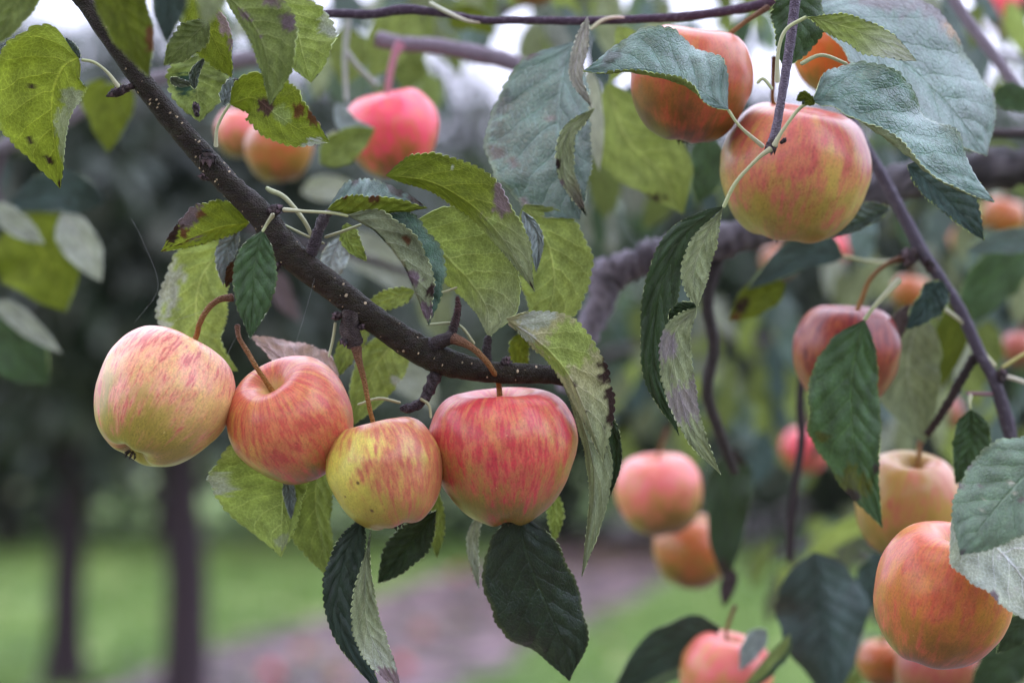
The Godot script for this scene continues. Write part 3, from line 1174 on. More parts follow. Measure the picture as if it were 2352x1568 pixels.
	leaf(b, [[515, -18], [578, 50], [612, 130], [619, 241]], 1.14, 98, 30, "U", T_GREEN, U_OLIVE * 0.95, {"aa": [5, 15, 10], "spots": [sp(0.25, 0.9, 34, MAUVE * 0.8), sp(0.48, 0.85, 22, MAUVE * 0.7)], "label": "dull grey green leaf hanging in front at the top"})
	leaf(b, [[632, -24], [678, 62], [694, 120], [714, 190]], 1.155, 92, 50, "U", T_GREEN, U_GREEN * 0.95, {"spots": [sp(0.45, 0.95, 30, U_PALE * 0.7)], "peak": 0.5})
	leaf(b, [[528, 238], [580, 224], [632, 262], [690, 300], [757, 326]], 1.19, 80, 62, "U", T_GREEN, U_YELLOW * 0.85, {"aa": [40, 15, 10, 20], "ab": [-45, 5, 10, -10], "wav": 18, "spots": [sp(0.65, 0.6, 18, RUST), sp(0.8, 0.9, 20, RUST), sp(0.4, 0.0, 20, BROWN * 2.0), sp(0.55, 0.1, 22, U_OLIVE), sp(0.9, -0.9, 22, U_PALE * 0.7)], "pet": [[528, 238], [508, 270], [497, 300], [495, 338]], "label": "yellowing leaf with rust blotches above the blurred apples"})
	leaf(b, [[512, 242], [530, 205], [562, 178]], 1.2, 22, 16, "T", T_PALE, U_PALE, {"spots": [sp(0.9, 0.3, 18, MAUVE)]})
	leaf(b, [[455, 128], [452, 190], [458, 280]], 1.235, 82, 76, "U", T_GREEN, U_OLIVE * 1.2, {"wav": 16, "mott": 0.7, "spots": [sp(0.5, -0.4, 25, T_DARK * 1.5)]})
	leaf(b, [[446, 205], [448, 168], [472, 130]], 1.19, 14, 12, "T", Color(0.2, 0.29, 0.25), U_GREY, {"amp": 1.8})
	leaf(b, [[390, 178], [410, 190], [448, 192]], 1.195, 12, 12, "T", Color(0.24, 0.31, 0.2), U_GREY, {"amp": 2.2})
	leaf(b, [[572, 512], [510, 520], [440, 545], [369, 578]], 1.21, 30, 68, "U", T_GREEN, U_YELLOW * 0.8, {"aa": -20, "tip": U_YELLOW * 1.1, "spots": [sp(0.62, -0.95, 34, MAUVE * 0.7), sp(0.82, -0.9, 24, BROWN), sp(0.5, -0.6, 10, RUST), sp(0.72, -0.3, 12, RUST), sp(0.98, 0.2, 10, RUST)], "label": "yellow leaf with brown scorched edge left of the branch"})
	leaf(b, [[602, 530], [585, 600], [579, 690], [574, 779]], 1.165, 55, 50, "T", T_GREEN, U_PALE, {"aa": [-30, -12, -18], "ab": [-25, -8, -15], "amp": 3.9, "wav": 6, "mott": 0.2, "pet": [[602, 532], [612, 515], [630, 492, 22]], "label": "small dark green leaf hanging above the second apple"})
	leaf(b, [[522, 552], [462, 640], [450, 730], [470, 800], [546, 852]], 1.27, 80, 92, "U", T_GREEN, U_GREEN, {"spots": [sp(0.35, -0.9, 45, U_PALE * 0.7), sp(0.55, -0.95, 22, U_PALE * 0.7)], "peak": 0.4, "wav": 6})
	leaf(b, [[547, 528], [520, 580], [512, 655]], 1.225, 24, 28, "T", T_PALE * 0.7, U_PALE, {})
	leaf(b, [[548, 596], [532, 624], [518, 660]], 1.22, 16, 16, "U", T_DARK, RUST * 0.9, {"edge": BROWN})
	leaf(b, [[778, 862], [690, 848], [575, 772]], 1.26, 40, 70, "U", T_GREEN, Color(0.95, 0.7, 0.66), {"roll": -35, "edge": Color(0.9, 0.66, 0.6), "wav": 24, "amp": 3.2, "label": "dry pinkish leaf behind the second apple"})
	leaf(b, [[752, 481], [850, 489], [981, 478]], 1.18, 92, 52, "T", Color(0.2, 0.34, 0.32), U_YELLOW, {"aa": [-15, -30, -15], "ab": [150, 140, 150], "kb": 8, "wav": 12, "spots": [sp(0.3, 0.98, 14, BROWN), sp(0.75, 0.95, 22, BROWN), sp(0.9, 0.8, 18, BROWN), sp(0.55, -0.9, 14, RUST), sp(0.2, -0.95, 8, RUST)], "label": "small trough shaped leaf with brown scalloped edges"})
	leaf(b, [[886, 403], [985, 416], [1085, 472], [1165, 562], [1228, 670]], 1.185, 82, 34, "U", T_TEAL * 1.5, U_YELLOW * 0.62, {"tip": U_GREY * 0.95, "aa": [15, 10, 20, 30], "ab": -35, "spots": [sp(0.58, 0.75, 30, MAUVE), sp(0.33, 0.62, 6, U_PALE * 0.7), sp(0.62, 0.1, 12, U_OLIVE), sp(0.97, 0.0, 10, BROWN)], "mott": 0.4, "label": "long arching leaf with a mauve dry patch over the large green leaf"})
	leaf(b, [[1200, 484], [1236, 545], [1232, 625]], 1.2, 14, 26, "T", T_PALE, U_GREY, {})
	leaf(b, [[938, 518], [1010, 575], [1075, 640], [1118, 705], [1122, 778]], 1.215, 138, 58, "U", T_GREEN, U_GREEN * 0.9, {"tip": U_GREY * 1.1, "roll": -18, "aa": [5, 10, 15], "ab": -20, "peak": 0.4, "amp": 3.2, "wav": 6, "label": "large green leaf with a grey tip beside the arching leaf"})
	leaf(b, [[1205, 470], [1262, 570], [1270, 680], [1220, 775]], 1.255, 92, 92, "U", T_GREEN, U_GREEN * 0.85, {"wav": 6})
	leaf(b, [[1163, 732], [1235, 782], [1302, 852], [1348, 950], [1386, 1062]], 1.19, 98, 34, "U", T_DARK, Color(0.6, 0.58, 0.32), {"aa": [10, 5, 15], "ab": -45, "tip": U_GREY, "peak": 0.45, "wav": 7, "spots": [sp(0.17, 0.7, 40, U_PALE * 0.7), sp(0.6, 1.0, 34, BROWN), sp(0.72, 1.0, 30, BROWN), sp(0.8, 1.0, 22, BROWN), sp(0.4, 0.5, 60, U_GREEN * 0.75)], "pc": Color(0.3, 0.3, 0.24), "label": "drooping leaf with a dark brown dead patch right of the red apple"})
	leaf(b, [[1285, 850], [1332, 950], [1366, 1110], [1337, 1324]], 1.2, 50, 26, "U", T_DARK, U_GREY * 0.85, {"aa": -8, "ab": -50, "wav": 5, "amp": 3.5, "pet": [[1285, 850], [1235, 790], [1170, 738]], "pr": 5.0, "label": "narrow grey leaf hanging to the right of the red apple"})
	leaf(b, [[1392, 930], [1416, 1040], [1398, 1150]], 1.225, 16, 30, "T", T_GREEN * 0.6, U_GREY, {})
	leaf(b, [[800, 495], [866, 536], [926, 606], [958, 680], [984, 748]], 1.18, 64, 104, "U", Color(0.08, 0.17, 0.12), U_GREY * 0.9, {"solid": true, "aa": [25, 8, 12], "ab": [-140, -160, -160], "mott": 0.5, "spots": [sp(0.4, 0.6, 8, RUST), sp(0.9, 0.2, 26, MAUVE), sp(0.62, 0.1, 20, MAUVE * 0.8), sp(0.75, 0.9, 18, BROWN)], "pet": [[800, 496], [762, 489], [700, 485], [650, 482, 16]], "label": "folded grey leaf with dry mauve tip hanging over the branch"})
	leaf(b, [[795, 512], [802, 556], [842, 600]], 1.22, 30, 20, "U", T_GREEN, U_GREEN, {})
	leaf(b, [[780, 545], [760, 600], [735, 665]], 1.27, 38, 26, "T", T_PALE * 1.3, U_PALE, {"amp": 2.2})
	leaf(b, [[952, 668], [890, 688], [838, 702]], 1.26, 28, 26, "U", T_GREEN, U_GREEN, {})
	leaf(b, [[925, 760], [858, 850], [812, 975]], 1.28, 70, 48, "U", T_GREEN, U_GREEN * 0.8, {"amp": 3.2, "spots": [sp(0.5, 0.95, 20, U_PALE * 0.7)]})
	leaf(b, [[850, 740], [800, 800], [770, 870]], 1.27, 30, 30, "U", T_GREEN, U_GREEN * 0.8, {})
	leaf(b, [[672, 960], [656, 1090], [650, 1160], [646, 1279]], 1.235, 62, 178, "U", T_GREEN, U_GREEN * 1.15, {"peak": 0.43, "ab": [10, 10, -20], "aa": 30, "wav": 7, "spots": [sp(0.5, -0.9, 40, U_PALE * 0.7), sp(0.9, 0.0, 18, U_GREY)], "label": "broad pale green leaf under the second apple"})
	leaf(b, [[742, 1010], [724, 1160], [757, 1330]], 1.25, 46, 82, "U", T_GREEN, U_GREEN * 0.75, {"wav": 6, "aa": -30})
	leaf(b, [[658, 1085], [664, 1140], [668, 1192]], 1.23, 17, 15, "T", T_PALE * 1.2, U_PALE, {"amp": 1.4})
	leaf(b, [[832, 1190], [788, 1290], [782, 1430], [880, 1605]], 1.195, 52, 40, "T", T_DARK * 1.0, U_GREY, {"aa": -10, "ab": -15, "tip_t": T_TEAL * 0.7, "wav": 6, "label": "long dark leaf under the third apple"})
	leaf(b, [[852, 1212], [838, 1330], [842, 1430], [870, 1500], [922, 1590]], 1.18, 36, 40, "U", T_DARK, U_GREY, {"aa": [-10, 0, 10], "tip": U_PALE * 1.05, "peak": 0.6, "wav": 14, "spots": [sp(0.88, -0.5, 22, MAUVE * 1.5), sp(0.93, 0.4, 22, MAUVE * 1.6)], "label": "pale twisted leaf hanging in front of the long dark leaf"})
	leaf(b, [[1002, 1172], [940, 1250], [868, 1339]], 1.25, 46, 48, "T", T_GREEN * 0.45, U_GREY, {"peak": 0.5})
	leaf(b, [[1005, 1130], [1006, 1210], [1003, 1284]], 1.27, 18, 22, "U", T_GREEN, U_GREEN * 0.85, {})
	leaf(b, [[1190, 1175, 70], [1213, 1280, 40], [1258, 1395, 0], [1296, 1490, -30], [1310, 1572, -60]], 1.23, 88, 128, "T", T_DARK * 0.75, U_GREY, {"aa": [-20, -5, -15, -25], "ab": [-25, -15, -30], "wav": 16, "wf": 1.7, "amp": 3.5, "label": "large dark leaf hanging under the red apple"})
	leaf(b, [[1104, 1175], [1084, 1250], [1100, 1352]], 1.26, 16, 15, "U", T_GREEN, U_PALE, {"amp": 2.2})
	leaf(b, [[1262, 1110], [1276, 1180], [1272, 1248]], 1.28, 22, 22, "U", T_GREEN, U_GREEN, {})
	leaf(b, [[1205, 760], [1195, 810], [1215, 860]], 1.27, 22, 30, "U", T_GREEN, U_YELLOW * 0.7, {})


func front_sprig():
	# leaves that hang into the view from a twig just above it, nearer than the branch
	var b := thing("leafy_twig", "twig above the upper left corner whose blurred leaves hang in front", "twig", at(240, -110, 1.06))
	wood(b, "wood", [[20, -70, 9], [140, -100, 9], [300, -110, 8], [420, -95, 6], [520, -80, 4]], 1.06, Color(0.05, 0.04, 0.045), Color(0.07, 0.05, 0.05))
	leaf(b, [[70, -70], [36, 10], [-20, 108]], 1.09, 50, 44, "U", T_GREEN, U_OLIVE * 0.9, {"amp": 3.2})
	leaf(b, [[236, -80], [282, 30], [342, 178]], 1.065, 66, 55, "U", T_GREEN, U_YELLOW * 0.42, {"amp": 2.6, "spots": [sp(0.75, 0.9, 22, RUST)]})
	leaf(b, [[405, -90], [388, 0], [382, 104]], 0.99, 46, 42, "T", T_TEAL * 0.8, U_GREY, {"amp": 2.2})
	leaf(b, [[500, -90], [488, -20], [470, 60]], 0.97, 40, 40, "U", T_TEAL, U_GREY, {"amp": 2.2})


func top_twig():
	var d := 1.3
	var b := thing("purple_twig", "thin purple twig running level across the top", "twig", at(1250, 35, d))
	wood(b, "wood", [[700, 40, 12, -30], [755, 28, 11, -24], [850, 30, 11, -16], [930, 20, 12, -10], [1020, 30, 9, -5], [1110, 46, 9, 0], [1200, 46, 9, 0], [1330, 48, 10, 4], [1450, 45, 10, 8], [1560, 40, 11, 12], [1660, 28, 11, 14], [1765, 6, 12, 16], [1860, -40, 12, 16]], d, Color(0.075, 0.05, 0.08), Color(0.09, 0.05, 0.085), 12, 0.12, Color(0.2, 0.16, 0.2, 0.5))
	put(tube_mesh([[985, 6, 5, 5], [1030, 30, 5, 8], [1075, 48, 4.5, 4], [1112, 50, 4, 2]], d, origin_of(b), Color(0.4, 0.42, 0.32), Color(0.42, 0.35, 0.3), M.stalk, 8, 0.06), "petiole", b)
	put(tube_mesh([[1355, 70, 4, 22], [1385, 48, 4.5, 18], [1420, 42, 4.5, 14], [1465, 50, 4.5, 10]], d, origin_of(b), Color(0.4, 0.4, 0.26), Color(0.42, 0.25, 0.25), M.stalk, 8, 0.06), "petiole", b)
	leaf(b, [[1318, 82, -110], [1290, 200, -50], [1284, 330, 10], [1300, 430, 50], [1330, 508, 70]], 1.265, 82, 172, "T", T_SKY_SHEEN * 0.85, U_PALE, {"aa": [5, 20, 5], "ab": [-5, -12, -10], "peak": 0.45, "wav": 9, "amp": 4.7, "spots": [sp(0.12, -0.9, 14, BROWN * 2.0), sp(0.32, -0.85, 22, T_DARK), sp(0.42, -0.8, 26, T_DARK * 1.3), sp(0.5, -0.9, 20, BROWN), sp(0.56, -0.7, 13, BROWN * 1.5), sp(0.38, -0.15, 9, MAUVE * 1.6), sp(0.75, -0.9, 12, MAUVE)], "label": "large blue green leaf with spotted left edge below the purple twig"})
	leaf(b, [[1350, 38], [1330, 110], [1322, 180], [1362, 250]], 1.25, 22, 16, "U", T_GREEN, Color(0.8, 0.76, 0.74), {"wav": 14, "amp": 4.3})
	leaf(b, [[1366, 248], [1305, 305], [1296, 390], [1320, 445], [1348, 498]], 1.245, 26, 20, "U", T_TEAL, U_GREY * 1.2, {"tip": Color(0.36, 0.3, 0.27), "wav": 16, "spots": [sp(0.45, -0.95, 12, BROWN), sp(0.6, -0.9, 10, MAUVE), sp(0.95, 0.0, 16, T_DARK)]})
	leaf(b, [[1352, 150], [1362, 280], [1376, 392]], 1.38, 26, 20, "U", T_GREEN, U_PALE, {"low": true})
	leaf(b, [[1395, 190], [1440, 320], [1520, 400], [1570, 490]], 1.42, 96, 80, "U", T_GREEN, U_GREEN * 0.8, {"spots": [sp(0.8, -0.9, 20, BROWN)], "low": true})
	leaf(b, [[1620, 300], [1628, 390], [1600, 470]], 1.45, 40, 46, "T", T_GREEN, U_GREEN, {"low": true})
	leaf(b, [[1420, 60], [1440, 110], [1400, 190]], 1.36, 30, 30, "U", T_GREEN, U_GREEN, {"low": true})
	leaf(b, [[1673, 252], [1585, 196], [1480, 160], [1340, 163]], 1.2, 50, 128, "T", T_SKY_SHEEN * 0.95, U_GREEN * 0.8, {"roll": -30, "aa": [0, 25, 20, 10], "ka": [20, 110, 130, 40], "ab": [0, 0, 0], "peak": 0.45, "amp": 4.7, "spots": [sp(0.85, -0.6, 22, T_DARK * 1.2), sp(0.8, -0.95, 18, T_GREEN)], "pet": [[1673, 252], [1700, 290], [1755, 338]], "label": "blue green leaf lying across the dark orange apple"})


func right_twig():
	var d := 1.19
	var b := thing("purple_twig", "short purple twig with a leaf node hanging before the big yellow apple", "twig", at(1790, 230, d))
	wood(b, "wood", [[1835, -60, 13, -20], [1822, 60, 12, -12], [1808, 150, 11, -4], [1795, 230, 10, 0], [1782, 300, 11, 2], [1772, 338, 13, 2]], d, Color(0.11, 0.08, 0.12), Color(0.24, 0.2, 0.28), 12, 0.12, Color(0.35, 0.3, 0.36, 0.5))
	bud(b, 1778, 318, 1766, 352, 13, d, 8, Color(0.08, 0.06, 0.08))
	bud(b, 1792, 330, 1806, 318, 5, d, 6)
	leaf(b, [[1846, 22], [1980, 66], [2130, 190], [2215, 280], [2268, 358]], 1.265, 190, 145, "T", T_SKY_SHEEN * 0.8, U_PALE, {"roll": 30, "aa": [-10, -8, -12], "peak": 0.46, "wav": 9, "amp": 5.0, "spots": [sp(0.27, 0.8, 50, MAUVE * 0.45), sp(0.38, 0.92, 42, MAUVE * 0.5), sp(0.47, 0.95, 28, Color(0.4, 0.2, 0.02)), sp(0.52, 0.9, 24, T_GREEN), sp(0.85, 0.98, 10, BROWN), sp(0.75, 0.97, 7, BROWN)], "label": "broad blue green leaf with a purple brown blotch at the top right"})
	leaf(b, [[1866, 230], [1945, 240], [2060, 322], [2172, 406], [2285, 464]], 1.17, 150, 62, "T", T_SKY_SHEEN * 1.0, U_GREY, {"roll": 32, "quilt": 5.0, "aa": [25, 5, 0, 0], "ab": [10, 10, 5, 0], "kb": [10, 110, 120, 50], "peak": 0.44, "wav": 22, "wf": 2.6, "amp": 5.1, "spots": [sp(0.99, 0.0, 8, MAUVE)], "pet": [[1868, 231], [1836, 250], [1798, 300], [1778, 336]], "pr": 4.2, "label": "sharp blue green leaf with serrated edge above the big yellow apple"})
	leaf(b, [[1872, 240], [1848, 222], [1830, 230]], 1.165, 20, 14, "U", T_TEAL, U_YELLOW * 0.5, {"amp": 4.3, "tooth": 7.0})
	leaf(b, [[2085, 378], [2170, 450], [2262, 552]], 1.25, 66, 38, "T", T_TEAL * 1.1, U_GREEN, {"ab": 20, "wav": 8, "label": "dark blue green leaf under the sharp serrated leaf"})
	leaf(b, [[1852, 38], [1925, 56], [2010, 88], [2106, 140]], 1.18, 34, 46, "U", T_TEAL, U_GREEN * 0.8, {"tip": U_PALE * 1.1, "aa": [-20, 10, 10], "peak": 0.55, "pet": [[1853, 38], [1806, 68], [1788, 120], [1786, 190]], "pr": 4.2, "label": "curled leaf with a pale silvery tip at the top right"})
	leaf(b, [[1822, -70], [1826, 50], [1800, 156]], 1.215, 80, 60, "T", T_GREEN * 0.7, U_GREEN, {"aa": -15, "tip_t": T_GREEN})
	put(tube_mesh([[1840, 146, 5, -8], [1890, 125, 4.5, -14], [1950, 145, 4, -18]], d, origin_of(b), Color(0.3, 0.32, 0.18), Color(0.35, 0.37, 0.22), M.stalk, 8, 0.06), "petiole", b)
	put(tube_mesh([[1775, 205, 4, 0], [1755, 180, 4, -8], [1740, 190, 4, -10]], d, origin_of(b), Color(0.3, 0.32, 0.18), Color(0.35, 0.37, 0.22), M.stalk, 8, 0.06), "petiole", b)
	leaf(b, [[1660, 474], [1565, 550], [1512, 690], [1505, 860], [1560, 1000]], 1.215, 48, 42, "T", T_GREEN * 0.55, U_GREY, {"aa": -12, "ab": -12, "wav": 10, "tip_t": T_GREEN * 0.8, "label": "dark half of the long curled leaf in the middle"})
	leaf(b, [[1662, 476], [1618, 550], [1592, 630], [1602, 706]], 1.185, 44, 34, "U", T_TEAL, U_GREY * 1.05, {"aa": [10, -15, -20], "peak": 0.55, "pet": [[1662, 476], [1690, 420], [1740, 365], [1773, 340]], "pr": 4.4, "label": "grey curled leaf hanging on the long stalk"})
	leaf(b, [[1600, 706], [1548, 770], [1556, 880], [1590, 990], [1656, 1090]], 1.19, 46, 36, "U", T_GREEN, U_GREY * 0.95, {"mott": 0.6, "aa": [20, -10, 10], "spots": [sp(0.6, 0.3, 50, Color(0.36, 0.32, 0.32)), sp(0.3, -0.5, 35, Color(0.36, 0.32, 0.33))], "label": "mauve grey twisted leaf end in the middle"})
	leaf(b, [[1600, 700], [1560, 715], [1535, 735]], 1.2, 24, 20, "T", T_GREEN * 0.6, U_GREY, {"amp": 2.2})


func corner_sprig():
	var d := 1.15
	var b := thing("leafy_twig", "twig at the right edge carrying the two sharp leaves over the orange apple", "twig", at(2450, 1100, d))
	wood(b, "wood", [[2420, 700, 10], [2450, 900, 11], [2470, 1100, 11], [2460, 1300, 9], [2440, 1450, 6]], d, Color(0.08, 0.06, 0.085), Color(0.1, 0.07, 0.1))
	leaf(b, [[2450, 990], [2355, 1092], [2272, 1185], [2206, 1275]], 1.125, 95, 122, "T", Color(0.15, 0.3, 0.19), U_PALE, {"ab": [0, -8, -12], "aa": -8, "roll": -25, "peak": 0.46, "wav": 8, "amp": 5.1, "spots": [sp(0.99, 0.0, 14, BROWN), sp(0.62, -0.95, 12, MAUVE * 0.6), sp(0.5, -0.97, 10, MAUVE * 0.6), sp(0.55, -0.6, 7, MAUVE * 0.6), sp(0.5, -0.25, 4, U_PALE * 0.7), sp(0.6, -0.35, 3.5, U_PALE * 0.7), sp(0.42, -0.1, 6, U_PALE * 0.7), sp(0.45, 0.1, 5, U_PALE * 0.7), sp(0.66, -0.2, 3.5, U_PALE * 0.7), sp(0.45, 0.35, 9, MAUVE * 0.7)], "label": "fresh green leaf with white flecks at the right edge"})
	leaf(b, [[2205, 1150], [2272, 1235], [2352, 1330], [2450, 1452]], 1.15, 150, 125, "U", T_GREEN, U_PALE * 1.1, {"roll": 32, "peak": 0.36, "ab": [5, -6, -10], "wav": 9, "amp": 4.7, "spots": [sp(0.62, -0.97, 16, MAUVE)], "edge": U_PALE * 0.9, "label": "pale silvery leaf back lying over the orange apple"})


func right_branch():
	var d := 1.37
	var b := thing("apple_branch", "slender purple grey branch running down the right side", "branch", at(2150, 620, d))
	wood(b, "wood", [[1940, 240, 14, -14], [1985, 330, 14, -8], [2025, 400, 14, -4], [2065, 475, 14, 0], [2120, 580, 16, 0], [2165, 645, 14, 2], [2210, 720, 14, 4], [2245, 800, 14, 6], [2285, 880, 14, 8], [2310, 960, 17, 8], [2330, 1040, 14, 8], [2360, 1150, 12, 8]], d, Color(0.15, 0.125, 0.18), Color(0.085, 0.065, 0.09), 14, 0.1, Color(0.24, 0.21, 0.26, 0.5))
	bud(b, 2110, 575, 2075, 600, 20, d, 4, Color(0.06, 0.04, 0.05))
	bud(b, 2130, 590, 2140, 625, 12, d, 6)
	bud(b, 2296, 880, 2300, 845, 12, d, 14, Color(0.03, 0.02, 0.025))
	wood(b, "spur", [[2240, 815, 12, 2], [2205, 880, 11, 0], [2165, 950, 10, -4], [2130, 1000, 9, -6]], d, Color(0.04, 0.03, 0.032), Color(0.06, 0.035, 0.03), 10, 0.3)
	put(tube_mesh([[2168, 708, 5, 8], [2215, 745, 5, 10], [2250, 800, 5, 10], [2285, 842, 5.5, 10]], d, origin_of(b), Color(0.46, 0.46, 0.34), Color(0.36, 0.34, 0.2), M.stalk, 8, 0.06), "petiole", b)
	put(tube_mesh([[2300, 862, 5, 10], [2330, 870, 5, 14], [2370, 885, 4, 20]], d, origin_of(b), Color(0.46, 0.42, 0.34), Color(0.46, 0.42, 0.34), M.stalk, 8, 0.06), "petiole", b)
	put(tube_mesh([[2300, 845, 4, 10], [2330, 825, 4, 14], [2370, 800, 4, 20]], d, origin_of(b), Color(0.4, 0.36, 0.12), Color(0.4, 0.36, 0.12), M.stalk, 8, 0.06), "petiole", b)
	put(tube_mesh([[2220, 903, 4, 4], [2250, 904, 4, 8], [2290, 905, 4, 10]], d, origin_of(b), Color(0.2, 0.08, 0.12), Color(0.2, 0.08, 0.12), M.stalk, 8, 0.06), "petiole", b)
	leaf(b, [[1986, 735], [1960, 850], [1958, 960], [1972, 1060], [2028, 1212]], 1.3, 72, 104, "T", T_GREEN * 1.05, U_GREEN, {"aa": [-12, -5, 0], "ab": [-10, -5, -12], "wav": 14, "wf": 1.6, "amp": 3.2, "tip_t": T_GREEN * 1.25, "spots": [sp(0.82, -0.5, 32, U_YELLOW * 0.35), sp(0.6, -0.7, 20, U_YELLOW * 0.3), sp(0.86, -0.75, 13, BROWN), sp(0.8, 0.8, 9, BROWN)], "pet": [[1986, 735], [2012, 700], [2072, 640, -20]], "pr": 5.0, "label": "long green leaf hanging before the dark red apple"})
	leaf(b, [[2230, 940], [2230, 1020], [2196, 1112]], 1.32, 48, 46, "T", T_GREEN * 0.8, U_GREEN, {"amp": 2.6, "pet": [[2230, 940], [2228, 925], [2232, 905, -10]]})
	leaf(b, [[2115, 715], [2085, 850], [2125, 1018]], 1.41, 78, 92, "U", T_GREEN, U_GREY * 0.75, {"low": true})
	leaf(b, [[2100, 700], [2066, 745], [2040, 820]], 1.37, 20, 24, "U", T_GREEN, MAUVE * 0.9, {"amp": 2.2})
	leaf(b, [[2166, 645], [2135, 690], [2082, 758]], 1.35, 42, 34, "T", T_TEAL * 1.1, U_GREEN, {"amp": 2.2})
	leaf(b, [[2045, 478], [1962, 516], [1868, 552]], 1.33, 18, 44, "T", T_TEAL * 1.5, U_GREEN, {"amp": 2.2})
	leaf(b, [[1938, 588], [1850, 585], [1715, 665]], 1.45, 32, 48, "T", T_TEAL, U_GREEN, {"low": true, "pet": [[1938, 588], [2000, 600], [2072, 600, -30]]})
	leaf(b, [[1805, 650], [1740, 680], [1672, 738]], 1.46, 44, 36, "U", T_GREEN, U_YELLOW * 0.55, {"low": true, "spots": [sp(0.75, -0.3, 18, BROWN), sp(0.9, 0.2, 14, RUST)]})
	leaf(b, [[2280, 230], [2330, 225], [2400, 260]], 1.45, 34, 30, "T", T_GREEN, U_GREEN, {"low": true})
	leaf(b, [[2420, 560], [2320, 552], [2215, 578]], 1.48, 32, 30, "T", T_TEAL * 1.6, U_GREEN, {"low": true})
	leaf(b, [[2210, 690], [2180, 780], [2150, 900]], 1.5, 46, 40, "U", T_GREEN, U_YELLOW * 0.4, {"low": true})
	leaf(b, [[2370, 560], [2280, 640], [2200, 760]], 1.6, 60, 60, "T", T_GREEN, U_GREEN, {"low": true})
	leaf(b, [[2140, 700], [2220, 760], [2190, 880]], 1.55, 20, 16, "U", T_GREEN, U_PALE, {"low": true})


func hanging_twig():
	var d := 1.52
	var b := thing("dark_twig", "thin dark upright twig with blurred dark leaves at the bottom right", "twig", at(1830, 1080, d))
	wood(b, "wood", [[1848, 820, 9], [1838, 930, 10], [1842, 1010, 10], [1826, 1120, 9], [1818, 1200, 11], [1815, 1290, 8]], d, Color(0.05, 0.036, 0.042), Color(0.05, 0.035, 0.04))
	leaf(b, [[1870, 1268], [1892, 1380], [1900, 1480], [1908, 1620]], 1.5, 118, 118, "T", T_TEAL * 0.8, U_GREY, {"aa": -25, "ab": -25, "wav": 16, "low": true, "label": "big blurred blue black leaf at the bottom"})
	leaf(b, [[1690, 1030], [1668, 1150], [1668, 1345]], 1.62, 58, 52, "T", T_GREEN * 0.5, U_GREY, {"low": true, "spots": [sp(0.05, 0.0, 40, BROWN), sp(0.95, 0.0, 30, BROWN * 1.5)]})
	leaf(b, [[1690, 1310], [1672, 1345], [1662, 1395]], 1.6, 20, 18, "U", BROWN, MAUVE * 0.5, {"low": true})
	leaf(b, [[1655, 1440], [1540, 1490], [1400, 1600]], 1.5, 44, 62, "T", T_DARK * 1.3, U_GREY, {"low": true})
	leaf(b, [[1640, 1500], [1530, 1540], [1440, 1600]], 1.55, 30, 36, "T", T_GREEN * 1.2, U_GREEN, {"low": true})
	leaf(b, [[1815, 1455], [1760, 1510], [1690, 1600]], 1.46, 40, 28, "T", T_GREEN * 1.4, U_GREEN * 0.7, {"ab": 140, "low": true})
	leaf(b, [[1760, 1445], [1730, 1480], [1700, 1540]], 1.47, 26, 26, "T", T_PALE, U_PALE, {"low": true})
	leaf(b, [[2040, 1270], [2010, 1330], [1985, 1410]], 1.55, 40, 46, "T", T_TEAL, U_GREEN, {"low": true})
	leaf(b, [[2110, 1190], [1960, 1210], [1840, 1290]], 1.75, 26, 26, "U", T_GREEN, U_GREEN * 1.2, {"low": true})
	leaf(b, [[2380, 1500], [2310, 1520], [2230, 1600]], 1.5, 60, 60, "T", T_GREEN * 0.6, U_GREEN, {"low": true})
	leaf(b, [[2400, 1420], [2340, 1440], [2290, 1500]], 1.3, 40, 30, "T", T_GREEN * 0.5, U_GREEN, {"low": true})


func left_twig():
	var d := 1.62
	var b := thing("leafy_twig", "blurred twig at the left edge with pale and yellow leaves", "twig", at(60, 480, d))
	wood(b, "wood", [[-120, 380, 18], [0, 340, 18], [120, 290, 18], [220, 235, 18], [330, 190, 18], [430, 165, 18], [540, 140, 20], [620, 130, 18], [760, 110, 16]], d, Color(0.22, 0.19, 0.22), Color(0.25, 0.21, 0.25), 12, 0.1)
	wood(b, "spur", [[10, 340, 12], [-10, 420, 10], [10, 480, 8], [60, 500, 6]], d, Color(0.1, 0.08, 0.09), Color(0.1, 0.08, 0.09))
	leaf(b, [[240, 462], [130, 440], [10, 475]], 1.6, 50, 50, "T", T_TEAL * 0.9, U_GREY, {"low": true, "spots": [sp(0.1, 0.3, 60, T_DARK)]})
	leaf(b, [[40, 490], [100, 590], [150, 715]], 1.6, 92, 110, "U", T_GREEN, U_YELLOW * 0.7, {"low": true})
	leaf(b, [[140, 490], [190, 560], [232, 645]], 1.58, 40, 50, "U", T_GREEN, U_PALE * 0.95, {"low": true})
	leaf(b, [[-30, 470], [30, 520], [100, 560]], 1.56, 40, 20, "U", T_GREEN, U_PALE * 0.8, {"low": true})
	leaf(b, [[-20, 690], [50, 745], [140, 812]], 1.58, 34, 20, "U", T_GREEN, U_PALE * 0.8, {"low": true})
	leaf(b, [[-40, 720], [40, 800], [110, 880]], 1.6, 70, 80, "T", T_GREEN * 0.9, U_GREEN, {"low": true})
	leaf(b, [[305, 205], [255, 255], [246, 350]], 1.55, 50, 50, "U", T_GREEN, U_YELLOW * 0.6, {"low": true})
	leaf(b, [[235, 180], [215, 230], [210, 280]], 1.58, 40, 30, "U", T_GREEN, U_YELLOW * 0.8, {"low": true})


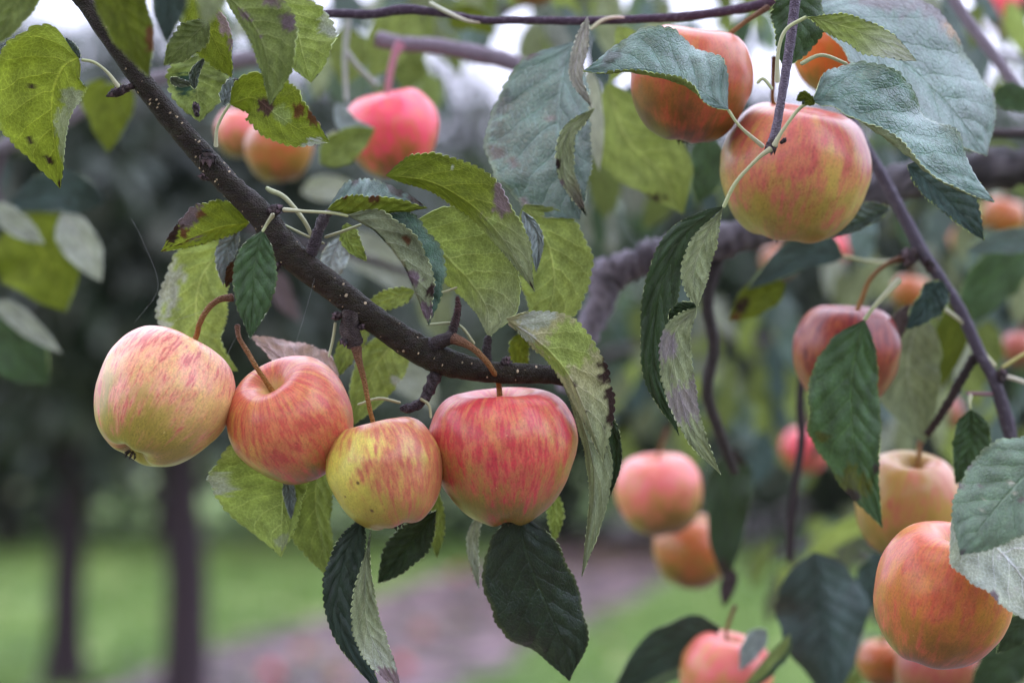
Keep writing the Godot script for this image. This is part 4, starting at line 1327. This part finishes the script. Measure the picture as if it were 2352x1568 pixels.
func pale_twig():
	var d := 1.7
	var b := thing("leafy_twig", "blurred twig with pale leaves seen below the branch at its middle", "twig", at(820, 560, d))
	wood(b, "wood", [[560, 520, 9], [700, 560, 9], [860, 600, 8], [980, 640, 6]], d, Color(0.1, 0.08, 0.09), Color(0.12, 0.1, 0.11))
	leaf(b, [[690, 440], [760, 430], [850, 455]], d, 30, 34, "U", T_GREEN, U_PALE * 0.9, {"low": true})
	leaf(b, [[760, 560], [860, 590], [960, 690]], d, 50, 46, "U", T_GREEN, U_PALE * 0.7, {"low": true})
	leaf(b, [[980, 620], [1000, 700], [1010, 790]], d, 46, 46, "U", T_GREEN, U_GREY * 0.7, {"low": true})
	leaf(b, [[880, 850], [960, 880], [1000, 940]], d, 40, 40, "U", T_GREEN, U_PALE * 0.7, {"low": true})
	leaf(b, [[640, 620], [650, 680], [690, 740]], d, 24, 24, "U", T_GREEN, MAUVE, {"low": true})


func back_bough():
	var d := 1.47
	var b := thing("apple_bough", "thick lavender grey bough crossing behind the apples at the right", "branch", at(1600, 580, d))
	wood(b, "wood", [[1290, 900, 24, -30], [1345, 780, 27, -14], [1380, 695, 33, 0], [1395, 640, 42, 4], [1425, 618, 38, 6], [1470, 602, 33, 6], [1500, 590, 42, 6], [1560, 580, 36, 3], [1610, 566, 46, 0], [1720, 535, 38, -10], [1850, 490, 40, -20], [2000, 440, 40, -30], [2150, 400, 44, -40], [2352, 380, 46, -50], [2500, 360, 50, -60]], d, Color(0.3, 0.26, 0.34), Color(0.03, 0.027, 0.028), 18, 0.3, Color(0.06, 0.05, 0.05, 0.7), Color(0.34, 0.3, 0.34, 0.4))  # pale lilac tint paints light-caught highlights into the bark colour
	wood(b, "spur", [[1400, 640, 16, 20], [1395, 615, 18, 22], [1402, 600, 8, 22]], d, Color(0.24, 0.2, 0.24), Color(0.26, 0.22, 0.26), 10, 0.2)
	wood(b, "side_branch", [[1650, 590, 18], [1625, 690, 15], [1640, 800, 14], [1625, 900, 14], [1655, 1000, 13], [1690, 1090, 10]], d, Color(0.06, 0.05, 0.055), Color(0.05, 0.038, 0.036), 10, 0.2)
	wood(b, "side_branch", [[2180, -40, 14, -50], [2240, 50, 14, -50], [2300, 130, 14, -50], [2370, 230, 13, -50]], d, Color(0.3, 0.25, 0.32), Color(0.3, 0.25, 0.32), 10, 0.1)
	wood(b, "side_branch", [[2260, 300, 12, -40], [2320, 302, 12, -40], [2400, 300, 12, -40]], d, Color(0.1, 0.08, 0.09), Color(0.1, 0.08, 0.09), 10, 0.1)
	var t := thing("apple_branch", "blurred pale branch above the hanging pink apple", "branch", at(1020, 110, 1.52))
	wood(t, "wood", [[860, 88, 20, 0], [920, 100, 18, 0], [1000, 106, 19, 0], [1090, 122, 20, 0], [1180, 145, 20, 0], [1290, 190, 22, -20], [1400, 250, 22, -50]], 1.52, Color(0.28, 0.22, 0.28), Color(0.24, 0.2, 0.25), 12, 0.12)
	leaf(t, [[735, 375], [790, 330], [862, 295]], 1.44, 40, 46, "U", T_GREEN, U_GREEN * 0.7, {"low": true, "aa": 40})
	leaf(t, [[770, 235], [800, 290], [862, 296]], 1.45, 26, 20, "T", T_PALE, U_PALE, {"low": true})
	leaf(t, [[960, 20], [900, 90], [850, 180]], 1.6, 60, 60, "U", T_GREEN, U_GREEN * 0.7, {"low": true})
	leaf(t, [[790, 60], [800, 130], [790, 200]], 1.6, 46, 46, "U", T_GREEN, U_GREEN * 0.6, {"low": true})
	leaf(t, [[930, 110], [940, 160], [930, 210]], 1.62, 40, 46, "U", T_GREEN, U_GREEN * 0.6, {"low": true})
	leaf(t, [[1030, 60], [1080, 40], [1140, 80]], 1.6, 30, 30, "U", T_GREEN, U_YELLOW * 0.6, {"low": true})
	leaf(t, [[770, 300], [760, 340], [740, 380]], 1.5, 24, 24, "U", T_GREEN, U_PALE, {"low": true})
	for p in [[[800, 40, 7], [792, 130, 6], [795, 230, 5]], [[790, 110, 6], [820, 150, 6], [865, 195, 5]]]:
		put(tube_mesh(p, 1.52, origin_of(t), Color(0.22, 0.22, 0.2), Color(0.26, 0.28, 0.26), M.stalk, 8, 0.06), "petiole", t)


# blurred leaves and twigs of the same tree farther in
func deep_twigs():
	var regions := [
		["blurred leafy twigs behind the dark red apple", 1420, 640, 1900, 1040, 2.1, 3.0, 88, 0.9],
		["blurred leafy twigs behind the right hand branch", 1900, 560, 2400, 1060, 1.7, 2.6, 85, 1.0],
		["blurred leafy twigs in the upper right corner", 1980, -60, 2420, 560, 1.7, 2.4, 71, 1.0],
		["blurred leafy twigs along the top behind the purple twig", 1180, -80, 1800, 90, 1.7, 2.4, 55, 1.1],
		["blurred leafy twigs behind the spotted blue green leaf", 1340, 60, 1720, 480, 1.7, 2.4, 46, 0.6],
		["blurred leafy twigs at the top left behind the branch", 460, -80, 1000, 190, 1.8, 2.6, 55, 1.2],
		["blurred leafy twigs low on the right behind the yellow apple", 1960, 1080, 2420, 1620, 1.8, 2.6, 63, 0.9],
		["blurred leafy twigs along the top left of the purple twig", 880, -90, 1330, 50, 1.7, 2.3, 37, 1.0],
		["blurred leafy twigs at the far left edge", -120, 60, 140, 420, 2.0, 2.8, 21, 1.0],
		["blurred leafy twig behind the hanging dark leaf at the bottom right", 1760, 1180, 2010, 1420, 1.9, 2.6, 25, 1.2],
	]
	for r in regions:
		var x0: float = r[1]
		var y0: float = r[2]
		var x1: float = r[3]
		var y1: float = r[4]
		var dm: float = (r[5] + r[6]) / 2.0
		var b := thing("leafy_twig", r[0], "twig", at((x0 + x1) / 2.0, (y0 + y1) / 2.0, dm), "blurred twigs deeper in the tree")
		var ym := lerpf(y0, y1, 0.35)
		wood(b, "wood", [[x0 - 40, ym + rng.randf_range(-60, 60), 11, -80], [lerpf(x0, x1, 0.35), ym + rng.randf_range(-50, 50), 10, 0], [lerpf(x0, x1, 0.7), ym + rng.randf_range(-50, 50), 9, 40], [x1 + 40, ym + rng.randf_range(-60, 60), 6, 0]], dm, Color(0.09, 0.07, 0.085), Color(0.12, 0.1, 0.12), 8, 0.15)
		for i in int(r[7]):
			var d := rng.randf_range(r[5], r[6])
			var x := rng.randf_range(x0, x1)
			var y := rng.randf_range(y0, y1)
			var a := rng.randf_range(-0.7, 0.7) + PI / 2.0
			var l := rng.randf_range(150, 230) * 1.3 / d
			var w := l * rng.randf_range(0.14, 0.3)
			var p := [[x, y], [x + cos(a) * l * 0.5 + rng.randf_range(-15, 15), y + sin(a) * l * 0.5], [x + cos(a) * l, y + sin(a) * l]]
			var up := rng.randf() < 0.45
			var k: float = r[8] * rng.randf_range(0.6, 1.3)
			var u: Color = [U_GREEN * 0.6, U_GREY * 0.7, U_OLIVE, U_GREEN * 0.75, U_PALE * 0.6, U_GREY * 0.5][rng.randi() % 6]
			var t: Color = [T_TEAL * 1.3, T_GREEN, T_SKY_SHEEN * 0.6, T_TEAL][rng.randi() % 4]
			leaf(b, p, d, w, w * rng.randf_range(0.7, 1.2), "T" if up else "U", t * k * 1.6, u * k * 1.25, {"low": true, "aa": rng.randf_range(-30, 20), "ab": rng.randf_range(-30, 20)})


# ---------------------------------------------------------------- fruit

func apples():
	var pale := {"tex": 640, "base": Color(0.93, 0.75, 0.50), "low": Color(0.60, 0.53, 0.22), "blush": Color(0.92, 0.62, 0.53), "deep": Color(0.70, 0.27, 0.28), "face": -40, "cover": 0.5, "streak": 0.8, "seed": 2.0, "sided": 0.3, "tall": 1.0, "taper": 0.12, "russet": 0.25, "rough": 0.4}
	apple("large pale peach coloured apple, leftmost of the four in focus", 373, 912, 1.2, 157, 27, -20, pale, [[538, 683, 9, 14], [505, 688, 9, 14], [478, 710, 8.5, 12], [458, 745, 8, 8], [447, 775, 8, 0]])
	apple("orange red apple with its stalk hollow showing, second of the four in focus", 668, 966, 1.205, 146, -26, 30, {"tex": 640, "base": Color(0.86, 0.66, 0.34), "low": Color(0.50, 0.40, 0.18), "blush": Color(0.80, 0.40, 0.30), "deep": Color(0.70, 0.17, 0.22), "face": 35, "cover": 0.72, "rise": 0.55, "streak": 0.5, "seed": 14.0, "sided": 0.5, "tall": 0.95, "russet": 0.4, "cavity": Color(0.78, 0.66, 0.42)}, [[545, 745, 6, 6], [550, 775, 7, 14], [572, 810, 7.5, 26], [592, 842, 7, 40], [606, 862, 7, 50]])
	apple("small yellow and pink apple, third of the four in focus", 885, 1082, 1.195, 132, -14, -4, {"tex": 640, "base": Color(0.86, 0.81, 0.38), "low": Color(0.64, 0.57, 0.24), "blush": Color(0.76, 0.44, 0.33), "deep": Color(0.66, 0.24, 0.24), "face": 80, "cover": 0.52, "streak": 0.4, "seed": 23.0, "sided": 1.1, "tall": 1.0, "lobe": 0.05, "russet": 0.4, "spots": [[-28, 0.52, 0.04, Color(0.3, 0.2, 0.12)], [-26, 0.62, 0.04, Color(0.3, 0.2, 0.12)], [-50, 0.55, 0.03, Color(0.4, 0.3, 0.15)]], "cavity": Color(0.8, 0.62, 0.45)}, [[818, 795, 12, 10], [824, 825, 11, 10], [836, 870, 8, 10], [846, 920, 7, 14], [853, 955, 7, 20]])
	apple("bright red striped apple, rightmost of the four in focus", 1155, 1042, 1.215, 167, -3, 6, {"tex": 640, "base": Color(0.82, 0.60, 0.33), "low": Color(0.50, 0.41, 0.15), "blush": Color(0.80, 0.36, 0.31), "deep": Color(0.74, 0.11, 0.24), "face": 10, "cover": 0.7, "rise": 0.6, "streak": 0.7, "seed": 31.0, "sided": 0.25, "tall": 0.98, "lobe": 0.075, "taper": 0.2, "russet": 0.5}, [[1040, 776, 12, 95], [1080, 794, 10, 112], [1112, 822, 8.5, 108], [1132, 850, 8, 84], [1145, 880, 8, 40]])
	apple("big yellow apple with a pink crown behind the leaf node", 1826, 390, 1.285, 172, 10, 12, {"tex": 640, "base": Color(0.86, 0.69, 0.38), "low": Color(0.60, 0.53, 0.22), "blush": Color(0.84, 0.44, 0.40), "deep": Color(0.80, 0.25, 0.33), "face": 30, "cover": 0.5, "rise": 0.65, "streak": 0.3, "seed": 42.0, "sided": 0.3, "tall": 0.95, "russet": 0.55, "lobe": 0.03}, [[1778, 130, 6, 10], [1776, 190, 6, 4], [1780, 245, 6, 0]])
	apple("dark orange apple half covered by the leaf lying across it", 1588, 188, 1.27, 140, 8, 10, {"tex": 512, "base": Color(0.70, 0.42, 0.17), "low": Color(0.37, 0.26, 0.08), "blush": Color(0.74, 0.34, 0.22), "deep": Color(0.68, 0.2, 0.18), "face": 40, "cover": 0.45, "streak": 0.3, "seed": 51.0, "tall": 1.0, "russet": 0.6}, [[1768, 14, 6.5, 0], [1715, 48, 7, 0], [1655, 92, 7, 4]])
	apple("orange apple between the leaves at the upper right", 1922, 112, 1.34, 104, 0, 10, {"tex": 256, "base": Color(0.78, 0.5, 0.2), "low": Color(0.50, 0.38, 0.13), "blush": Color(0.82, 0.42, 0.2), "deep": Color(0.75, 0.3, 0.2), "seed": 60.0, "cover": 0.5, "streak": 0.2})
	apple("orange speckled apple under the pale silvery leaf", 2170, 1364, 1.2, 163, 14, 14, {"tex": 640, "base": Color(0.84, 0.54, 0.22), "low": Color(0.50, 0.35, 0.11), "blush": Color(0.82, 0.42, 0.30), "deep": Color(0.74, 0.22, 0.2), "face": -20, "cover": 0.5, "streak": 0.35, "seed": 71.0, "sided": 0.3, "tall": 1.02, "russet": 0.45})
	apple("dark red apple behind the long hanging leaf", 1946, 812, 1.37, 124, 4, 8, {"tex": 384, "base": Color(0.66, 0.34, 0.2), "low": Color(0.5, 0.3, 0.12), "blush": Color(0.52, 0.15, 0.14), "deep": Color(0.34, 0.04, 0.09), "face": 60, "cover": 0.75, "streak": 0.8, "seed": 80.0, "sided": 0.8, "tall": 0.98}, [[2085, 590, 8, 4], [2040, 605, 7, 4], [2000, 640, 7, 4], [1978, 690, 7, 6]])
	apple("yellow apple with an open stalk hollow behind the long green leaf", 2085, 1158, 1.42, 120, 4, 20, {"tex": 256, "base": Color(0.64, 0.5, 0.24), "low": Color(0.42, 0.36, 0.11), "blush": Color(0.7, 0.42, 0.3), "deep": Color(0.62, 0.26, 0.24), "face": 20, "cover": 0.25, "streak": 0.6, "seed": 90.0, "tall": 1.05}, [[2132, 990, 8, 0], [2112, 1020, 8, 6], [2108, 1050, 7, 20]])
	var hung := [
		["blurred pink topped apple right of the red apple", 1514, 1132, 1.66, 102, 0],
		["blurred orange apple low behind the pink topped one", 1592, 1262, 1.74, 92, 1],
		["blurred pink apple hanging on a pink stalk at the top", 900, 302, 1.5, 108, 2],
		["blurred pink apple behind the yellowing leaf", 556, 305, 1.68, 62, 0],
		["blurred orange apple left of the pink hanging apple", 640, 345, 1.62, 78, 1],
		["blurred pink apple cut by the bottom edge", 1668, 1550, 1.5, 108, 0],
		["dull reddish apple hidden behind the orange speckled apple", 2165, 1540, 1.55, 110, 3],
		["orange apple beside the blurred blue black leaf", 2030, 1520, 1.6, 60, 1],
		["small red apple far behind the thin dark twig", 1850, 1032, 2.2, 56, 2],
		["small pink apple far behind the big yellow apple", 1912, 572, 2.2, 40, 2],
		["pinkish apple far behind the dark blue green leaf", 2222, 548, 2.1, 44, 0],
		["orange apple far out at the right edge", 2305, 500, 2.0, 52, 1],
		["orange red apple in the top right corner", 2312, 20, 2.2, 58, 2],
		["brownish orange apple at the top middle", 1224, -38, 1.7, 56, 1],
		["orange apple glimpsed behind the right hand branch", 2092, 672, 1.9, 44, 1],
		["pinkish apple at the right edge behind the stalks", 2345, 800, 1.9, 44, 3],
		["pink apple low behind the small hanging green leaf", 2168, 950, 1.95, 46, 3],
		["orange apple under the teal leaf", 1790, 600, 2.3, 40, 1],
	]
	var looks := [
		{"tex": 128, "rise": 0.85, "base": Color(0.76, 0.52, 0.32), "low": Color(0.42, 0.33, 0.12), "blush": Color(0.84, 0.42, 0.42), "deep": Color(0.85, 0.3, 0.4), "cover": 0.28, "streak": 0.3, "seed": 3.0},
		{"tex": 128, "rise": 0.85, "base": Color(0.6, 0.42, 0.18), "low": Color(0.42, 0.3, 0.08), "blush": Color(0.64, 0.33, 0.18), "deep": Color(0.75, 0.3, 0.2), "cover": 0.28, "streak": 0.3, "seed": 6.0},
		{"tex": 128, "rise": 0.85, "base": Color(0.74, 0.44, 0.2), "low": Color(0.46, 0.32, 0.1), "blush": Color(0.86, 0.28, 0.36), "deep": Color(0.88, 0.2, 0.4), "cover": 0.7, "streak": 0.5, "seed": 9.0, "face": 30},
		{"tex": 128, "rise": 0.85, "base": Color(0.62, 0.38, 0.28), "low": Color(0.38, 0.28, 0.13), "blush": Color(0.6, 0.28, 0.26), "deep": Color(0.6, 0.2, 0.25), "cover": 0.28, "streak": 0.3, "seed": 12.0},
	]
	var mats := []
	for l in looks:
		mats.append(skin_material(l))
	var stalks := {2: [[922, 96, 11, 0], [905, 130, 11, 0], [892, 195, 10, 0]]}
	var n := 0
	for a in hung:
		var look: Dictionary = looks[a[5]].duplicate()
		look["seed"] = n * 3.7
		if n == 2:
			look["stalk0"] = Color(0.6, 0.25, 0.35)
			look["stalk1"] = Color(0.5, 0.22, 0.25)
		var x: float = a[1]
		var y: float = a[2]
		var r: float = a[4]
		apple(a[0], x, y, a[3], r, rng.randf_range(-12, 12), 8, look, stalks.get(n, [[x + r * 0.2, y - r * 1.5, 5, 0], [x, y - r * 0.9, 5, 0]]), "blurred apples deeper in the tree", mats[a[5]])
		n += 1
	M.looks = looks
	M.skins = mats


func fallen_apples():
	var places := [
		["pink fallen apple on the bare strip beside the pale leaf", 1058, 1312, 2], ["red fallen apple low on the bare strip", 925, 1525, 2], ["peach coloured fallen apple at the bottom edge", 772, 1552, 1],
		["yellowish fallen apple in the middle of the bare strip", 968, 1448, 3], ["reddish fallen apple near the far tree trunk", 700, 1490, 2], ["pink fallen apple far along the bare strip", 1240, 1262, 0], ["small red fallen apple at the edge of the grass", 620, 1545, 2],
	]
	for p in places:
		var y: float = p[2]
		var d := EYE.y * FOC / (y + 20.0 - 784.0)
		var pos := at(p[1], y, d)
		var t := thing("fallen_apple", p[0], "apple", Vector3(pos.x, 0.0, pos.z), "fallen apples on the ground")
		var s := put(apple_mesh({"seed": y}, 0.042, M.skins[p[3]], 24, 32), "skin", t)
		s.position = Vector3(0, 0.04, 0)
		s.rotation_degrees = Vector3(rng.randf_range(40, 110), rng.randf() * 360.0, 0)
		var c := put(calyx_mesh(0.004), "calyx", t)
		c.transform = Transform3D(s.transform.basis, s.position + s.transform.basis * Vector3(0, -0.036, 0))


func threads():
	var m := StandardMaterial3D.new()
	m.vertex_color_use_as_albedo = true
	m.roughness = 0.3
	var lines := [
		["slack spider thread from the pale apple to its leaf", [[308, 741, 0.11], [362, 660, 0.11], [330, 560, 0.11], [300, 500, 0.11]]],
		["straight spider thread rising from the pale apple to the stalk", [[380, 742, 0.11], [420, 730, 0.11], [472, 712, 0.11]]],
		["spider thread hanging from the branch to the second apple", [[722, 640, 0.11], [700, 720, 0.11], [672, 812, 0.11]]],
		["spider thread between the first two apples", [[545, 768, 0.11], [528, 800, 0.11], [520, 822, 0.11]]],
	]
	for l in lines:
		var o := put(tube_mesh(l[1], 1.16, Vector3.ZERO, Color(0.4, 0.4, 0.42), Color(0.4, 0.4, 0.42), m, 5, 0.0), "spider_thread", self)
		o.set_meta("label", l[0])
		o.set_meta("category", "spider thread")
